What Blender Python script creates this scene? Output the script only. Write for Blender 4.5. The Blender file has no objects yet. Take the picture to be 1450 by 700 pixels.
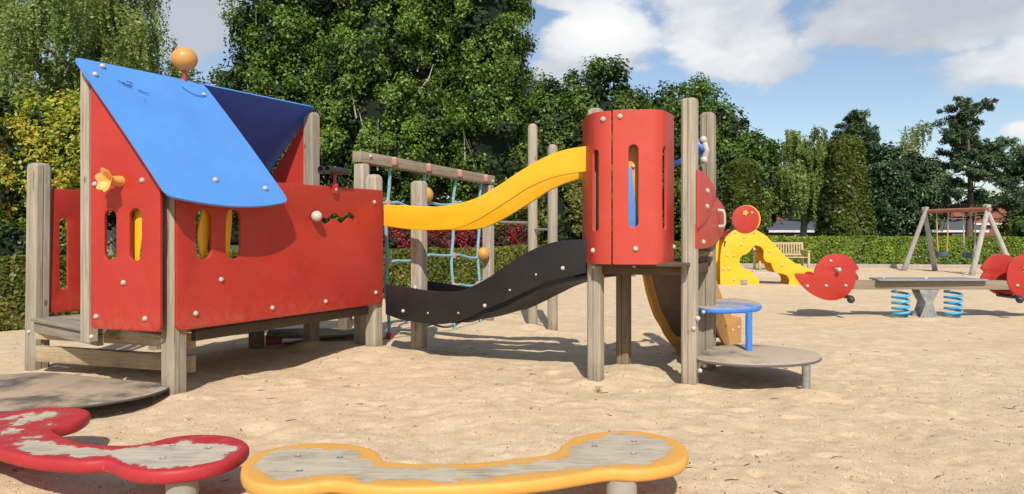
import bpy, bmesh, math, random
import numpy as np
from mathutils import Vector, Matrix, noise as mnoise
from mathutils.geometry import delaunay_2d_cdt

random.seed(7)
rng = np.random.default_rng(7)
S = bpy.context.scene
COL = S.collection
PI = math.pi
H = 1.35                      # eye height of the photographer
U = Vector((.489, .872, 0)); U.normalize()      # long axis of the play house
V = Vector((-.872, .489, 0)); V.normalize()     # across it
Z = Vector((0, 0, 1))

# ------------------------------------------------------------------ survey helpers (photo measurement -> place in the world)
def ray(px, py): return Vector(((px-725)/1000, 1, (325-py)/1000))
def at(px, py, Y): r = ray(px, py); return Vector((r.x*Y, Y, H+r.z*Y))
def onz(px, py, z=0.0):
    r = ray(px, py); k = (z-H)/r.z
    return Vector((r.x*k, k, z))
def hit(px, py, p0, n):
    r = ray(px, py); c = Vector((0, 0, H))
    k = (Vector(p0)-c).dot(n)/r.dot(n)
    return c+r*k
class Plane:
    def __init__(s, o, a, b=Z):
        s.o = Vector(o); s.a = Vector(a).normalized(); s.b = Vector(b).normalized(); s.n = s.a.cross(s.b).normalized()
    def st(s, px, py):
        p = hit(px, py, s.o, s.n)-s.o
        return (p.dot(s.a), p.dot(s.b))
    def pt(s, a, b, c=0): return s.o+s.a*a+s.b*b+s.n*c
    def mat(s, a=0, b=0, c=0):
        m = Matrix.Identity(4)
        for i in range(3):
            m[i][0] = s.a[i]; m[i][1] = s.b[i]; m[i][2] = s.n[i]
        p = s.pt(a, b, c); m[0][3], m[1][3], m[2][3] = p
        return m

# ------------------------------------------------------------------ object helpers
WM = {}
def finish(o, parent=None, M=None):
    COL.objects.link(o)
    M = M or Matrix.Identity(4)
    o.matrix_basis = M
    WM[o.name] = M
    if parent is not None:
        o.parent = parent
        o.matrix_parent_inverse = WM[parent.name].inverted()
    return o
def tag(o, label=None, cat=None, group=None, kind=None):
    if label: o['label'] = label
    if cat: o['category'] = cat
    if group: o['group'] = group
    if kind: o['kind'] = kind
    return o
def thing(name, label, cat, loc, group=None):
    o = bpy.data.objects.new(name, None); o.empty_display_size = .1
    finish(o, None, Matrix.Translation(Vector(loc)))
    return tag(o, label, cat, group)
def smooth(me, ang=35):
    me.shade_smooth()
    me.set_sharp_from_angle(angle=math.radians(ang))
class MB:
    def __init__(s): s.v = []; s.f = []
    def add(s, vs, fs):
        k = len(s.v); s.v += [tuple(v) for v in vs]; s.f += [tuple(i+k for i in f) for f in fs]
    def box(s, c, sx, sy, sz, ax=None):
        a, b, d = ax or (Vector((1,0,0)), Vector((0,1,0)), Z)
        c = Vector(c); vs = []
        for i in (-1, 1):
            for j in (-1, 1):
                for k in (-1, 1): vs.append(c+a*(i*sx/2)+b*(j*sy/2)+d*(k*sz/2))
        s.add(vs, [(0,1,3,2),(4,6,7,5),(0,4,5,1),(2,3,7,6),(0,2,6,4),(1,5,7,3)])
        return s
    def beam(s, p, q, w, h):
        p, q = Vector(p), Vector(q); a = (q-p); L = a.length; a.normalize()
        up = Z if abs(a.z) < .9 else Vector((0, 1, 0))
        b = a.cross(up).normalized(); d = b.cross(a).normalized()
        return s.box((p+q)/2, L, w, h, (a, b, d))
    def tube(s, pts, r, n=10, cap=True):
        pts = [Vector(p) for p in pts]
        rs = r if isinstance(r, (list, tuple)) else [r]*len(pts)
        k0 = len(s.v); prev = None
        for i, p in enumerate(pts):
            t = (pts[min(i+1, len(pts)-1)]-pts[max(i-1, 0)]).normalized()
            if prev is None:
                prev = t.orthogonal().normalized()
            prev = (prev-t*prev.dot(t))
            if prev.length < 1e-6: prev = t.orthogonal()
            prev.normalize(); b = t.cross(prev)
            for j in range(n):
                a = 2*PI*j/n
                s.v.append(tuple(p+(prev*math.cos(a)+b*math.sin(a))*rs[i]))
        for i in range(len(pts)-1):
            for j in range(n):
                a = k0+i*n+j; b_ = k0+i*n+(j+1) % n
                s.f.append((a, b_, b_+n, a+n))
        if cap:
            s.f.append(tuple(k0+j for j in range(n-1, -1, -1)))
            s.f.append(tuple(k0+(len(pts)-1)*n+j for j in range(n)))
        return s
    def lathe(s, prof, M, n=20):
        k0 = len(s.v)
        for (r, z) in prof:
            for j in range(n):
                a = 2*PI*j/n
                s.v.append(tuple(M @ Vector((r*math.cos(a), r*math.sin(a), z))))
        for i in range(len(prof)-1):
            for j in range(n):
                a = k0+i*n+j; b = k0+i*n+(j+1) % n
                s.f.append((a, b, b+n, a+n))
        s.f.append(tuple(k0+j for j in range(n-1, -1, -1)))
        s.f.append(tuple(k0+(len(prof)-1)*n+j for j in range(n)))
        return s
    def ball(s, c, r, n=16, sz=1):
        prof = [(max(1e-4, r*math.sin(PI*i/n)), -r*sz*math.cos(PI*i/n)) for i in range(n+1)]
        return s.lathe(prof, Matrix.Translation(Vector(c)), n*2)
    def mesh(s, name='m'):
        me = bpy.data.meshes.new(name); me.from_pydata(s.v, [], s.f); me.update()
        bm = bmesh.new(); bm.from_mesh(me)
        bmesh.ops.remove_doubles(bm, verts=bm.verts, dist=1e-5)
        bmesh.ops.recalc_face_normals(bm, faces=bm.faces)
        bm.to_mesh(me); bm.free()
        return me
    def build(s, name, mat, parent=None, bevel=0, ang=35, seg=2):
        me = s.mesh(name)
        if bevel:
            bm = bmesh.new(); bm.from_mesh(me)
            es = [e for e in bm.edges if len(e.link_faces) == 2 and e.calc_face_angle(0) > .5]
            bmesh.ops.bevel(bm, geom=es, offset=bevel, segments=seg, profile=.6, affect='EDGES', clamp_overlap=True)
            bm.to_mesh(me); bm.free()
        smooth(me, ang)
        me.materials.append(mat)
        o = bpy.data.objects.new(name, me)
        return finish(o, parent)

# 2D outlines
def rnd(pts, r, seg=6):
    out = []; n = len(pts)
    for i in range(n):
        rr = r[i] if isinstance(r, (list, tuple)) else r
        p = Vector(pts[i]); a = Vector(pts[i-1])-p; b = Vector(pts[(i+1) % n])-p
        if rr <= 0: out.append(tuple(p)); continue
        rr = min(rr, a.length*.45, b.length*.45)
        p0 = p+a.normalized()*rr; p1 = p+b.normalized()*rr
        for k in range(seg+1):
            t = k/seg
            out.append(tuple(p0*(1-t)**2+p*2*t*(1-t)+p1*t*t))
    return out
def stadium(cx, cy, w, h, n=10):
    r = w/2; out = []
    for k in range(n+1):
        a = PI*k/n; out.append((cx+r*math.cos(a), cy+h/2-r+r*math.sin(a)))
    for k in range(n+1):
        a = PI+PI*k/n; out.append((cx+r*math.cos(a), cy-h/2+r+r*math.sin(a)))
    return out
def circle(cx, cy, r, n=40): return [(cx+r*math.cos(2*PI*k/n), cy+r*math.sin(2*PI*k/n)) for k in range(n)]
def crom(pts, m=6, closed=True):
    n = len(pts); out = []
    P = [Vector(p) for p in pts]
    rngi = range(n) if closed else range(n-1)
    for i in rngi:
        p0 = P[(i-1) % n] if closed else P[max(i-1, 0)]
        p1 = P[i]; p2 = P[(i+1) % n]
        p3 = P[(i+2) % n] if closed else P[min(i+2, n-1)]
        for k in range(m):
            t = k/m
            out.append(tuple(.5*((2*p1)+(p2-p0)*t+(2*p0-5*p1+4*p2-p3)*t*t+(3*p1-p0-3*p2+p3)*t**3)))
    if not closed: out.append(tuple(P[-1]))
    return out
def board_mesh(outline, holes, th, bevel=.004, name='board'):
    """plate with through holes; front face at local z = 0"""
    cu = bpy.data.curves.new(name, 'CURVE'); cu.dimensions = '2D'; cu.fill_mode = 'BOTH'
    for lo in [outline]+list(holes):
        sp = cu.splines.new('POLY'); sp.points.add(len(lo)-1)
        for i, p in enumerate(lo): sp.points[i].co = (p[0], p[1], 0, 1)
        sp.use_cyclic_u = True
    cu.extrude = th/2-bevel; cu.bevel_depth = bevel; cu.bevel_resolution = 2; cu.offset = -bevel
    o = bpy.data.objects.new(name, cu); COL.objects.link(o)
    dg = bpy.context.evaluated_depsgraph_get()
    me = bpy.data.meshes.new_from_object(o.evaluated_get(dg))
    bpy.data.objects.remove(o); bpy.data.curves.remove(cu)
    me.transform(Matrix.Translation((0, 0, -th/2)))
    bm = bmesh.new(); bm.from_mesh(me)
    bmesh.ops.remove_doubles(bm, verts=bm.verts, dist=1e-5)
    bmesh.ops.recalc_face_normals(bm, faces=bm.faces)
    bm.to_mesh(me); bm.free()
    return me
def board(name, outline, holes, th, M, mat, parent=None, bevel=.004):
    me = board_mesh(outline, holes, th, bevel, name)
    me.transform(M); smooth(me, 40); me.materials.clear(); me.materials.append(mat)
    return finish(bpy.data.objects.new(name, me), parent)

# ------------------------------------------------------------------ materials
def newmat(name):
    m = bpy.data.materials.new(name); m.use_nodes = True
    nt = m.node_tree; b = nt.nodes['Principled BSDF']
    return m, nt, b
def N(nt, t, **k):
    n = nt.nodes.new(t)
    for a, v in k.items():
        if a in ('ins',):
            for i, x in v.items(): n.inputs[i].default_value = x
        else: setattr(n, a, v)
    return n
def L(nt, a, b): nt.links.new(a, b)
def ramp(nt, fac, stops):
    r = nt.nodes.new('ShaderNodeValToRGB'); e = r.color_ramp.elements
    while len(e) < len(stops): e.new(.5)
    for i, (p, c) in enumerate(stops):
        e[i].position = p; e[i].color = (*c, 1)
    L(nt, fac, r.inputs[0]); return r.outputs[0]
def mix(nt, f, a, b, mode='MIX'):
    m = nt.nodes.new('ShaderNodeMix'); m.data_type = 'RGBA'; m.blend_type = mode
    for sock, v in ((m.inputs[0], f), (m.inputs[6], a), (m.inputs[7], b)):
        if hasattr(v, 'is_output') or isinstance(v, bpy.types.NodeSocket): L(nt, v, sock)
        else: sock.default_value = v if not isinstance(v, tuple) or len(v) == 4 else (*v, 1)
    return m.outputs[2]
def nz(nt, scale, detail=4, rough=.55, vec=None, dist=0):
    n = N(nt, 'ShaderNodeTexNoise', ins={'Scale': scale, 'Detail': detail, 'Roughness': rough, 'Distortion': dist})
    if vec is not None: L(nt, vec, n.inputs['Vector'])
    return n.outputs['Fac']
def objco(nt, scale=(1, 1, 1), rot=(0, 0, 0)):
    t = N(nt, 'ShaderNodeTexCoord'); m = N(nt, 'ShaderNodeMapping')
    m.inputs['Scale'].default_value = scale; m.inputs['Rotation'].default_value = rot
    L(nt, t.outputs['Object'], m.inputs['Vector']); return m.outputs[0]
def mrange(nt, v, a, b, c=0, d=1):
    m = N(nt, 'ShaderNodeMapRange', ins={1: a, 2: b, 3: c, 4: d}); L(nt, v, m.inputs[0]); return m.outputs[0]
def bump(nt, b, h, strength=.3, dist=.01):
    n = N(nt, 'ShaderNodeBump', ins={'Strength': strength, 'Distance': dist}); L(nt, h, n.inputs['Height']); L(nt, n.outputs[0], b.inputs['Normal'])

def paint(name, col, rough=.38, dirt=.35, dirtcol=(.30, .24, .17), scr=True, spec=.5, dust=None):
    m, nt, b = newmat(name)
    co = objco(nt)
    n1 = nz(nt, 2.2, 6, .6, co)
    c = mix(nt, mrange(nt, n1, .3, .75), tuple(x*.9 for x in col), tuple(min(1, x*1.06+.004) for x in col))
    n2 = nz(nt, 9, 8, .72, co)
    dm = mrange(nt, n2, .56, .8, 0, dirt)
    c = mix(nt, dm, c, dirtcol)
    if scr:   # fine scratches
        sc = nz(nt, 1, 6, .7, objco(nt, (18, 18, 160), (.5, .3, .2)))
        c = mix(nt, mrange(nt, sc, .70, .76, 0, .25), c, tuple(min(1, x*.6+.3) for x in col))
    fade = nz(nt, .9, 4, .6, objco(nt, (1.3, 1.3, .5)))
    c = mix(nt, mrange(nt, fade, .42, .72, 0, .28), c, tuple(min(1, x*.9+.035) for x in col))
    if dust:
        t_ = N(nt, 'ShaderNodeTexCoord'); sx = N(nt, 'ShaderNodeSeparateXYZ'); L(nt, t_.outputs['Object'], sx.inputs[0])
        g = mrange(nt, sx.outputs[2], dust, dust+.22, .26, 0)
        mu = N(nt, 'ShaderNodeMath', operation='MULTIPLY'); L(nt, g, mu.inputs[0]); L(nt, mrange(nt, nz(nt, 16, 8, .75, co), .45, .68), mu.inputs[1])
        c = mix(nt, mu.outputs[0], c, (.40, .25, .16))
    L(nt, c, b.inputs['Base Color'])
    L(nt, mrange(nt, n2, .3, .8, rough-.06, rough+.22), b.inputs['Roughness'])
    b.inputs['Specular IOR Level'].default_value = spec
    bump(nt, b, nz(nt, 60, 3, .5, co), .06, .002)
    return m
def wood(name, axis, light=(.37, .315, .24), dark=(.20, .165, .12), green=.35):
    """weathered timber, grain along axis 'z' or a horizontal direction"""
    m, nt, b = newmat(name)
    if axis == 'z': co = objco(nt, (70, 70, 2.2))
    else:
        a = math.atan2(axis.y, axis.x)
        t = N(nt, 'ShaderNodeTexCoord')
        r = N(nt, 'ShaderNodeVectorRotate', rotation_type='Z_AXIS'); r.inputs['Angle'].default_value = -a
        L(nt, t.outputs['Object'], r.inputs['Vector'])
        mp = N(nt, 'ShaderNodeMapping'); mp.inputs['Scale'].default_value = (2.2, 70, 70)
        L(nt, r.outputs[0], mp.inputs['Vector']); co = mp.outputs[0]
    oi = N(nt, 'ShaderNodeObjectInfo')
    ad = N(nt, 'ShaderNodeVectorMath', operation='ADD'); L(nt, co, ad.inputs[0])
    sc = N(nt, 'ShaderNodeVectorMath', operation='SCALE'); sc.inputs[0].default_value = (31, 17, 23); L(nt, oi.outputs['Random'], sc.inputs['Scale'])
    L(nt, sc.outputs[0], ad.inputs[1]); co2 = ad.outputs[0]
    g = nz(nt, 1, 7, .62, co2, .6)
    c = ramp(nt, g, [(.25, dark), (.42, tuple(a*.6+b_*.4 for a, b_ in zip(light, dark))), (.55, light), (.78, tuple(x*1.15 for x in light))])
    big = nz(nt, 2.5, 4, .6, objco(nt, (1, 1, .6)))
    c = mix(nt, mrange(nt, big, .45, .75, 0, green), c, (.13, .13, .06))
    # dark checks along the grain
    ck = nz(nt, .55, 5, .7, co2, .3)
    c = mix(nt, mrange(nt, ck, .62, .67, 0, .8), c, (.06, .045, .03))
    tz = N(nt, 'ShaderNodeTexCoord'); sz_ = N(nt, 'ShaderNodeSeparateXYZ'); L(nt, tz.outputs['Object'], sz_.inputs[0])
    dz_ = N(nt, 'ShaderNodeMath', operation='MULTIPLY_ADD'); L(nt, nz(nt, 9, 5, .7, objco(nt)), dz_.inputs[0]); dz_.inputs[1].default_value = .35; L(nt, sz_.outputs[2], dz_.inputs[2])
    c = mix(nt, mrange(nt, dz_.outputs[0], .20, .38, .55, 0), c, (.17, .125, .075))
    kn = N(nt, 'ShaderNodeTexVoronoi', ins={'Scale': 2.2}); L(nt, objco(nt, (2.2, 2.2, 1.1)), kn.inputs['Vector'])
    c = mix(nt, mrange(nt, kn.outputs['Distance'], .05, .11, .75, 0), c, (.09, .06, .035))
    val = mrange(nt, oi.outputs['Random'], 0, 1, .80, 1.18)
    hs = N(nt, 'ShaderNodeHueSaturation'); L(nt, val, hs.inputs['Value']); L(nt, c, hs.inputs['Color'])
    L(nt, hs.outputs[0], b.inputs['Base Color'])
    b.inputs['Roughness'].default_value = .85
    b.inputs['Specular IOR Level'].default_value = .2
    bump(nt, b, g, .35, .003)
    return m
def leafmat(name, cols, trans=.34, rough=.45):
    """cols: 3+ colours picked by the per-leaf tint"""
    m, nt, b = newmat(name)
    at_ = N(nt, 'ShaderNodeAttribute', attribute_name='tint')
    k = len(cols)
    c = ramp(nt, at_.outputs['Fac'], [(i/(k-1), cc) for i, cc in enumerate(cols)])
    n1 = nz(nt, .6, 3, .5, objco(nt))
    hs = N(nt, 'ShaderNodeHueSaturation'); L(nt, c, hs.inputs['Color'])
    L(nt, mrange(nt, n1, .3, .7, .85, 1.4), hs.inputs['Value'])
    L(nt, hs.outputs[0], b.inputs['Base Color'])
    b.inputs['Roughness'].default_value = rough
    b.inputs['Specular IOR Level'].default_value = .4
    tr = N(nt, 'ShaderNodeBsdfTranslucent'); 
    hs2 = N(nt, 'ShaderNodeHueSaturation', ins={'Value': 1.5, 'Saturation': 1.1}); L(nt, hs.outputs[0], hs2.inputs['Color']); L(nt, hs2.outputs[0], tr.inputs[0])
    mx = N(nt, 'ShaderNodeMixShader', ins={0: trans}); L(nt, b.outputs[0], mx.inputs[1]); L(nt, tr.outputs[0], mx.inputs[2])
    L(nt, mx.outputs[0], nt.nodes['Material Output'].inputs[0])
    return m
def flat(name, col, rough=.6, metal=0, var=.15, sc=8):
    m, nt, b = newmat(name)
    n = nz(nt, sc, 5, .6, objco(nt))
    c = mix(nt, mrange(nt, n, .3, .7), tuple(x*(1-var) for x in col), tuple(min(1, x*(1+var)) for x in col))
    L(nt, c, b.inputs['Base Color']); b.inputs['Roughness'].default_value = rough; b.inputs['Metallic'].default_value = metal
    return m

RED = paint('red_panel_paint', (.44, .026, .013), .40, .14, (.36,.24,.17), dust=.56)
REDS = paint('seesaw_red_paint', (.42, .024, .014), .38, .10, (.36,.24,.17))
REDF = paint('faded_red_paint', (.50, .048, .024), .38, .12, (.45,.25,.18))
BLUE = paint('blue_roof_paint', (.085, .27, .66), .44, .22, (.22, .30, .42), scr=False)
BLUE2 = paint('blue_rim_paint', (.05, .20, .62), .35, .2)
YEL = paint('yellow_board_paint', (.86, .45, .012), .36, .07)
YEL2 = paint('ochre_board_paint', (.62, .30, .05), .4, .2)
BLK = paint('black_board_paint', (.009, .009, .009), .5, .06, (.05, .042, .034))
BLUE_SHADE = paint('shaded_blue_underside', (.03, .10, .50), .5, .05, scr=False)  # roof blue darkened: the underside's shade is put into the colour
WHITE = paint('white_cap_plastic', (.52, .47, .39), .4, .25)
PINK = paint('pink_connector_plastic', (.52, .25, .20), .5, .3)
ORB = paint('varnished_ball', (.62, .29, .07), .22, .25, (.35, .16, .05))
HORN = paint('ochre_horn_plastic', (.72, .36, .09), .4, .15)
DARKP = flat('dark_plastic', (.03, .03, .03), .45)
STEEL = flat('galvanised_steel', (.34, .35, .35), .5, .6, .3, 14)
SLIDE = flat('slide_bed_steel', (.16, .12, .09), .45, .3)
REDROD = paint('red_rod_paint', (.42, .03, .03), .4, .2)
ROPE = flat('blue_rope', (.22, .40, .46), .9, 0, .35, 60)
BROPE = flat('dark_rope', (.06, .07, .075), .9)
WOOD = wood('weathered_post', 'z')
WOODD = wood('dark_post', 'z', (.27, .20, .13), (.09, .065, .045), .4)  # darker, browner timber than the weathered posts
WOODU = wood('weathered_beam_long', U)
WOODV = wood('weathered_beam_cross', V, (.46, .36, .22), (.22, .165, .10), .3)
WOODX = wood('weathered_beam_net', Vector((.5, .86, 0)), (.33, .26, .19), (.14, .11, .08))
TEAK = wood('pale_teak', Vector((1, 0, 0)), (.55, .40, .25), (.35, .24, .14), .05)
def sandy(name, base, sandcol=(.47, .37, .255), amt=.55):
    m, nt, b = newmat(name)
    co = objco(nt)
    n = nz(nt, 1.7, 9, .66, co); n2 = nz(nt, 140, 3, .6, co)
    c = mix(nt, mrange(nt, n, amt-.06, amt+.08), base, sandcol)
    c = mix(nt, mrange(nt, n2, .35, .7, 0, .35), c, tuple(x*.55 for x in sandcol))
    geo = N(nt, 'ShaderNodeNewGeometry'); sx = N(nt, 'ShaderNodeSeparateXYZ'); L(nt, geo.outputs['Normal'], sx.inputs[0])
    c2 = mix(nt, mrange(nt, sx.outputs[2], .5, .8), base, c)
    L(nt, c2, b.inputs['Base Color']); b.inputs['Roughness'].default_value = .7
    bump(nt, b, n2, .25, .004)
    return m
PLATE = sandy('dark_plate_with_sand', (.075, .068, .065), (.44, .33, .22), amt=.46)
DISC = sandy('grey_step_with_sand', (.12, .11, .10), (.50, .39, .27), amt=.43)
DISCB = sandy('blue_step_with_sand', (.05, .20, .62), amt=.42)

# ------------------------------------------------------------------ sand
def fbm(x, y, s, seed=0, o=4):
    return mnoise.fractal(Vector((x*s+seed, y*s-seed, seed*.37)), 1.0, 2.0, o)
MOUNDS = [(-1.62, 7.35, .42, .07), (-2.2, 6.35, .5, .03), (.72, 6.0, .35, -.02), (1.15, 6.55, .3, .05), (-.9, 6.9, .6, .03), (-3.3, 6.35, .7, .05),
          (1.5, 5.85, .25, .03), (-2.6, 5.35, .3, .035), (-2.2, 7.9, .5, .05), (2.2, 6.9, .5, .02), (0, 5.2, .8, .015), (-.6, 4.6, .5, -.015),
          (-1.9, 8.4, .6, .06), (-.3, 9.9, .4, .03)]
for (qx, qy) in ((-4.56, 6.78), (-2.68, 5.6), (-1.5, 7.69), (-2.25, 7.93), (-2.84, 7.85), (.735, 6.2), (1.515, 6.02), (1.085, 6.86), (1.865, 6.72), (-1.03, 7.82), (-.345, 10.25), (.285, 9.75), (.535, 9.3), (2.41, 5.8)):
    MOUNDS.append((qx+rng.uniform(-.06, .06), qy+rng.uniform(-.08, .02), rng.uniform(.13, .2), rng.uniform(.02, .045)))
    MOUNDS.append((qx+rng.uniform(-.3, .3), qy-rng.uniform(.15, .35), rng.uniform(.12, .2), -rng.uniform(.008, .018)))
def gz(x, y):
    z = .018*fbm(x, y, .8, 3, 3)
    near = max(0, 1-max(0, y-9)/8)
    if near > 0:
        z += near*(.018*fbm(x, y, 1.6, 11, 5)+.0032*fbm(x, y, 13, 5, 4)-.003*abs(fbm(x, y, 4.5, 21, 3)))
        d = mnoise.cell(Vector((x*2.2, y*2.2, 0)))
    for (mx, my, r, h) in MOUNDS:
        q = ((x-mx)**2+(y-my)**2)/(r*r)
        if q < 6: z += h*math.exp(-q)
    return z
def axis(pts):
    out = []
    for a, b, st in pts:
        n = max(1, int(round((b-a)/st)))
        out += [a+(b-a)*i/n for i in range(n)]
    out.append(pts[-1][1]); return out
xs = axis([(-400, -60, 60), (-60, -20, 5), (-20, -7, .5), (-7, -4, .07), (-4, 4.5, .03), (4.5, 9, .06), (9, 26, .5), (26, 60, 5), (60, 400, 60)])
ys = axis([(-60, -5, 11), (-5, 2, .5), (2, 2.6, .1), (2.6, 7, .023), (7, 8, .03), (8, 12, .05), (12, 20, .16), (20, 40, .6), (40, 80, 5), (80, 600, 80)])
# footprints / dimples
dim = [(rng.uniform(-4, 5), rng.uniform(2.4, 9), rng.uniform(.035, .085), rng.uniform(.003, .011)) for _ in range(900)]
dim += [(rng.uniform(-3.5, 4.5), rng.uniform(2.8, 8.5), rng.uniform(.07, .15), rng.uniform(.007, .015)) for _ in range(55)]
for (tx, ty, ta, tn_) in ((-1.2, 4.3, .9, 7), (.4, 5.6, -.3, 6), (2.6, 4.6, 1.3, 8), (3.4, 7.2, 2.2, 7), (.2, 3.9, .2, 6), (1.9, 7.6, .5, 6), (-.6, 6.6, 1.9, 4), (3.2, 5.4, 2.7, 6)):
    for k in range(tn_):
        qx = tx+math.cos(ta)*k*.34+math.sin(ta)*(.07 if k % 2 else -.07); qy = ty+math.sin(ta)*k*.34-math.cos(ta)*(.07 if k % 2 else -.07)
        for e in (-.055, 0, .06): dim.append((qx+math.cos(ta)*e, qy+math.sin(ta)*e, .05, .010))
XX, YY = np.meshgrid(np.array(xs), np.array(ys))
ZZ = np.zeros_like(XX)
for j, y in enumerate(ys):
    for i, x in enumerate(xs):
        if -30 < x < 30 and -2 < y < 45: ZZ[j, i] = gz(x, y)
for (dx, dy, r, h) in dim:
    i0, i1 = np.searchsorted(xs, [dx-2.6*r, dx+2.6*r]); j0, j1 = np.searchsorted(ys, [dy-2.6*r, dy+2.6*r])
    q = ((XX[j0:j1, i0:i1]-dx)**2+((YY[j0:j1, i0:i1]-dy))**2)/(r*r)
    ZZ[j0:j1, i0:i1] += -h*np.exp(-q)+.55*h*np.exp(-(np.sqrt(q)-1.35)**2*5)
co = np.stack([XX, YY, ZZ], -1).reshape(-1, 3)
nx, ny = len(xs), len(ys)
idx = np.arange(nx*ny).reshape(ny, nx)
fa = np.stack([idx[:-1, :-1], idx[:-1, 1:], idx[1:, 1:], idx[1:, :-1]], -1).reshape(-1, 4)
def npmesh(name, co, quads, mat, tint=None, smoothf=False):
    me = bpy.data.meshes.new(name)
    me.vertices.add(len(co)); me.vertices.foreach_set('co', np.ascontiguousarray(co, dtype=np.float32).ravel())
    k = quads.shape[1]
    me.loops.add(quads.size); me.loops.foreach_set('vertex_index', np.ascontiguousarray(quads, dtype=np.int32).ravel())
    me.polygons.add(len(quads)); me.polygons.foreach_set('loop_start', np.arange(0, quads.size, k, dtype=np.int32))
    if smoothf: me.polygons.foreach_set('use_smooth', np.ones(len(quads), dtype=bool))
    else: me.polygons.foreach_set('use_smooth', np.zeros(len(quads), dtype=bool))
    if tint is not None:
        a = me.attributes.new('tint', 'FLOAT', 'FACE'); a.data.foreach_set('value', np.asarray(tint, dtype=np.float32))
    me.update(calc_edges=True); me.materials.append(mat)
    return me
def sandmat():
    m, nt, b = newmat('play_sand')
    co = objco(nt)
    big = nz(nt, .55, 5, .6, co); mid = nz(nt, 5, 6, .65, co); fine = nz(nt, 170, 4, .75, co); grit = nz(nt, 60, 5, .8, co)
    c = ramp(nt, mid, [(.3, (.57, .43, .27)), (.5, (.67, .515, .335)), (.7, (.76, .60, .41))])
    c = mix(nt, mrange(nt, big, .45, .7, 0, .3), c, (.60, .42, .25))
    c = mix(nt, mrange(nt, fine, .30, .48, .6, 0), c, (.36, .23, .12))
    spk = nz(nt, 85, 3, .6, co)
    c = mix(nt, mrange(nt, spk, .38, .30, 0, .85), c, (.22, .13, .07))
    spk2 = nz(nt, 38, 4, .7, co)
    c = mix(nt, mrange(nt, spk2, .38, .30, 0, .75), c, (.34, .22, .12))
    c = mix(nt, mrange(nt, spk, .66, .74, 0, .7), c, (.88, .76, .58))
    c = mix(nt, mrange(nt, grit, .36, .27, 0, .75), c, (.20, .125, .07))
    c = mix(nt, mrange(nt, fine, .58, .75, 0, .5), c, (.78, .64, .46))
    # soil and leaf litter at the hedge foot is handled by its own strip
    L(nt, c, b.inputs['Base Color']); b.inputs['Roughness'].default_value = .95; b.inputs['Specular IOR Level'].default_value = .1
    lump = nz(nt, 22, 6, .7, co)
    ad = N(nt, 'ShaderNodeMath', operation='MULTIPLY_ADD'); L(nt, lump, ad.inputs[0]); ad.inputs[1].default_value = 1.3; L(nt, fine, ad.inputs[2])
    ad2 = N(nt, 'ShaderNodeMath', operation='ADD'); L(nt, ad.outputs[0], ad2.inputs[0]); L(nt, grit, ad2.inputs[1])
    bump(nt, b, ad2.outputs[0], .55, .013)
    return m
SAND = sandmat()
me = npmesh('ground', co, fa, SAND, smoothf=True)
tag(finish(bpy.data.objects.new('sand_ground', me)), kind='structure')

# ------------------------------------------------------------------ posts, bolts
def post(name, c, z0, z1, side, parent, mat=WOOD, ax=(U, V), groove=True, tilt=(0, 0), domed=.03, ch=.16):
    a, b = ax; h = side/2; k = side*ch; g = side*.035; gd = side*.10
    sec = [(h-k, -h), (h, -h+k), (h, h-k), (h-k, h), (-h+k, h), (-h, h-k)]
    if groove: sec += [(-h, g), (-h+gd, 0), (-h, -g)]
    sec += [(-h, -h+k), (-h+k, -h)]
    if groove: sec += [(-g, -h), (0, -h+gd), (g, -h)]
    lv = [(z0, 1), (z1-domed, 1), (z1-domed*.45, .9), (z1, .62)]
    mb = MB(); vs = []; n = len(sec)
    for z, s in lv:
        ox, oy = tilt[0]*(z), tilt[1]*(z)
        for (p, q) in sec:
            vs.append(Vector((c[0]+ox, c[1]+oy, z))+a*(p*s)+b*(q*s))
    fs = [(i*n+j, i*n+(j+1) % n, (i+1)*n+(j+1) % n, (i+1)*n+j) for i in range(3) for j in range(n)]
    fs.append(tuple(range(n-1, -1, -1))); fs.append(tuple(3*n+j for j in range(n)))
    mb.add(vs, fs)
    return mb.build(name, mat, parent, ang=30)
_b = MB()
_b.lathe([(.024, -.004), (.0245, .003), (.0225, .011), (.017, .018), (.009, .022), (.0015, .0232)], Matrix.Identity(4), 18)
BOLT = _b.mesh('bolt'); smooth(BOLT, 50); BOLT.materials.append(WHITE)
def frame_from(p, n):
    n = Vector(n).normalized(); a = n.orthogonal().normalized(); b = n.cross(a)
    m = Matrix.Identity(4)
    for i in range(3): m[i][0] = a[i]; m[i][1] = b[i]; m[i][2] = n[i]; m[i][3] = p[i]
    return m
def bolt(p, n, parent, s=1.0, me=BOLT, name='bolt'):
    o = bpy.data.objects.new(name, me)
    return finish(o, parent, frame_from(p, n) @ Matrix.Scale(s*.88, 4))
def bolts(pl, pts, parent, s=1.0, off=0.0):
    for (px, py) in pts:
        a, b = pl.st(px, py); bolt(pl.pt(a, b, off), pl.n, parent, s)

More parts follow.
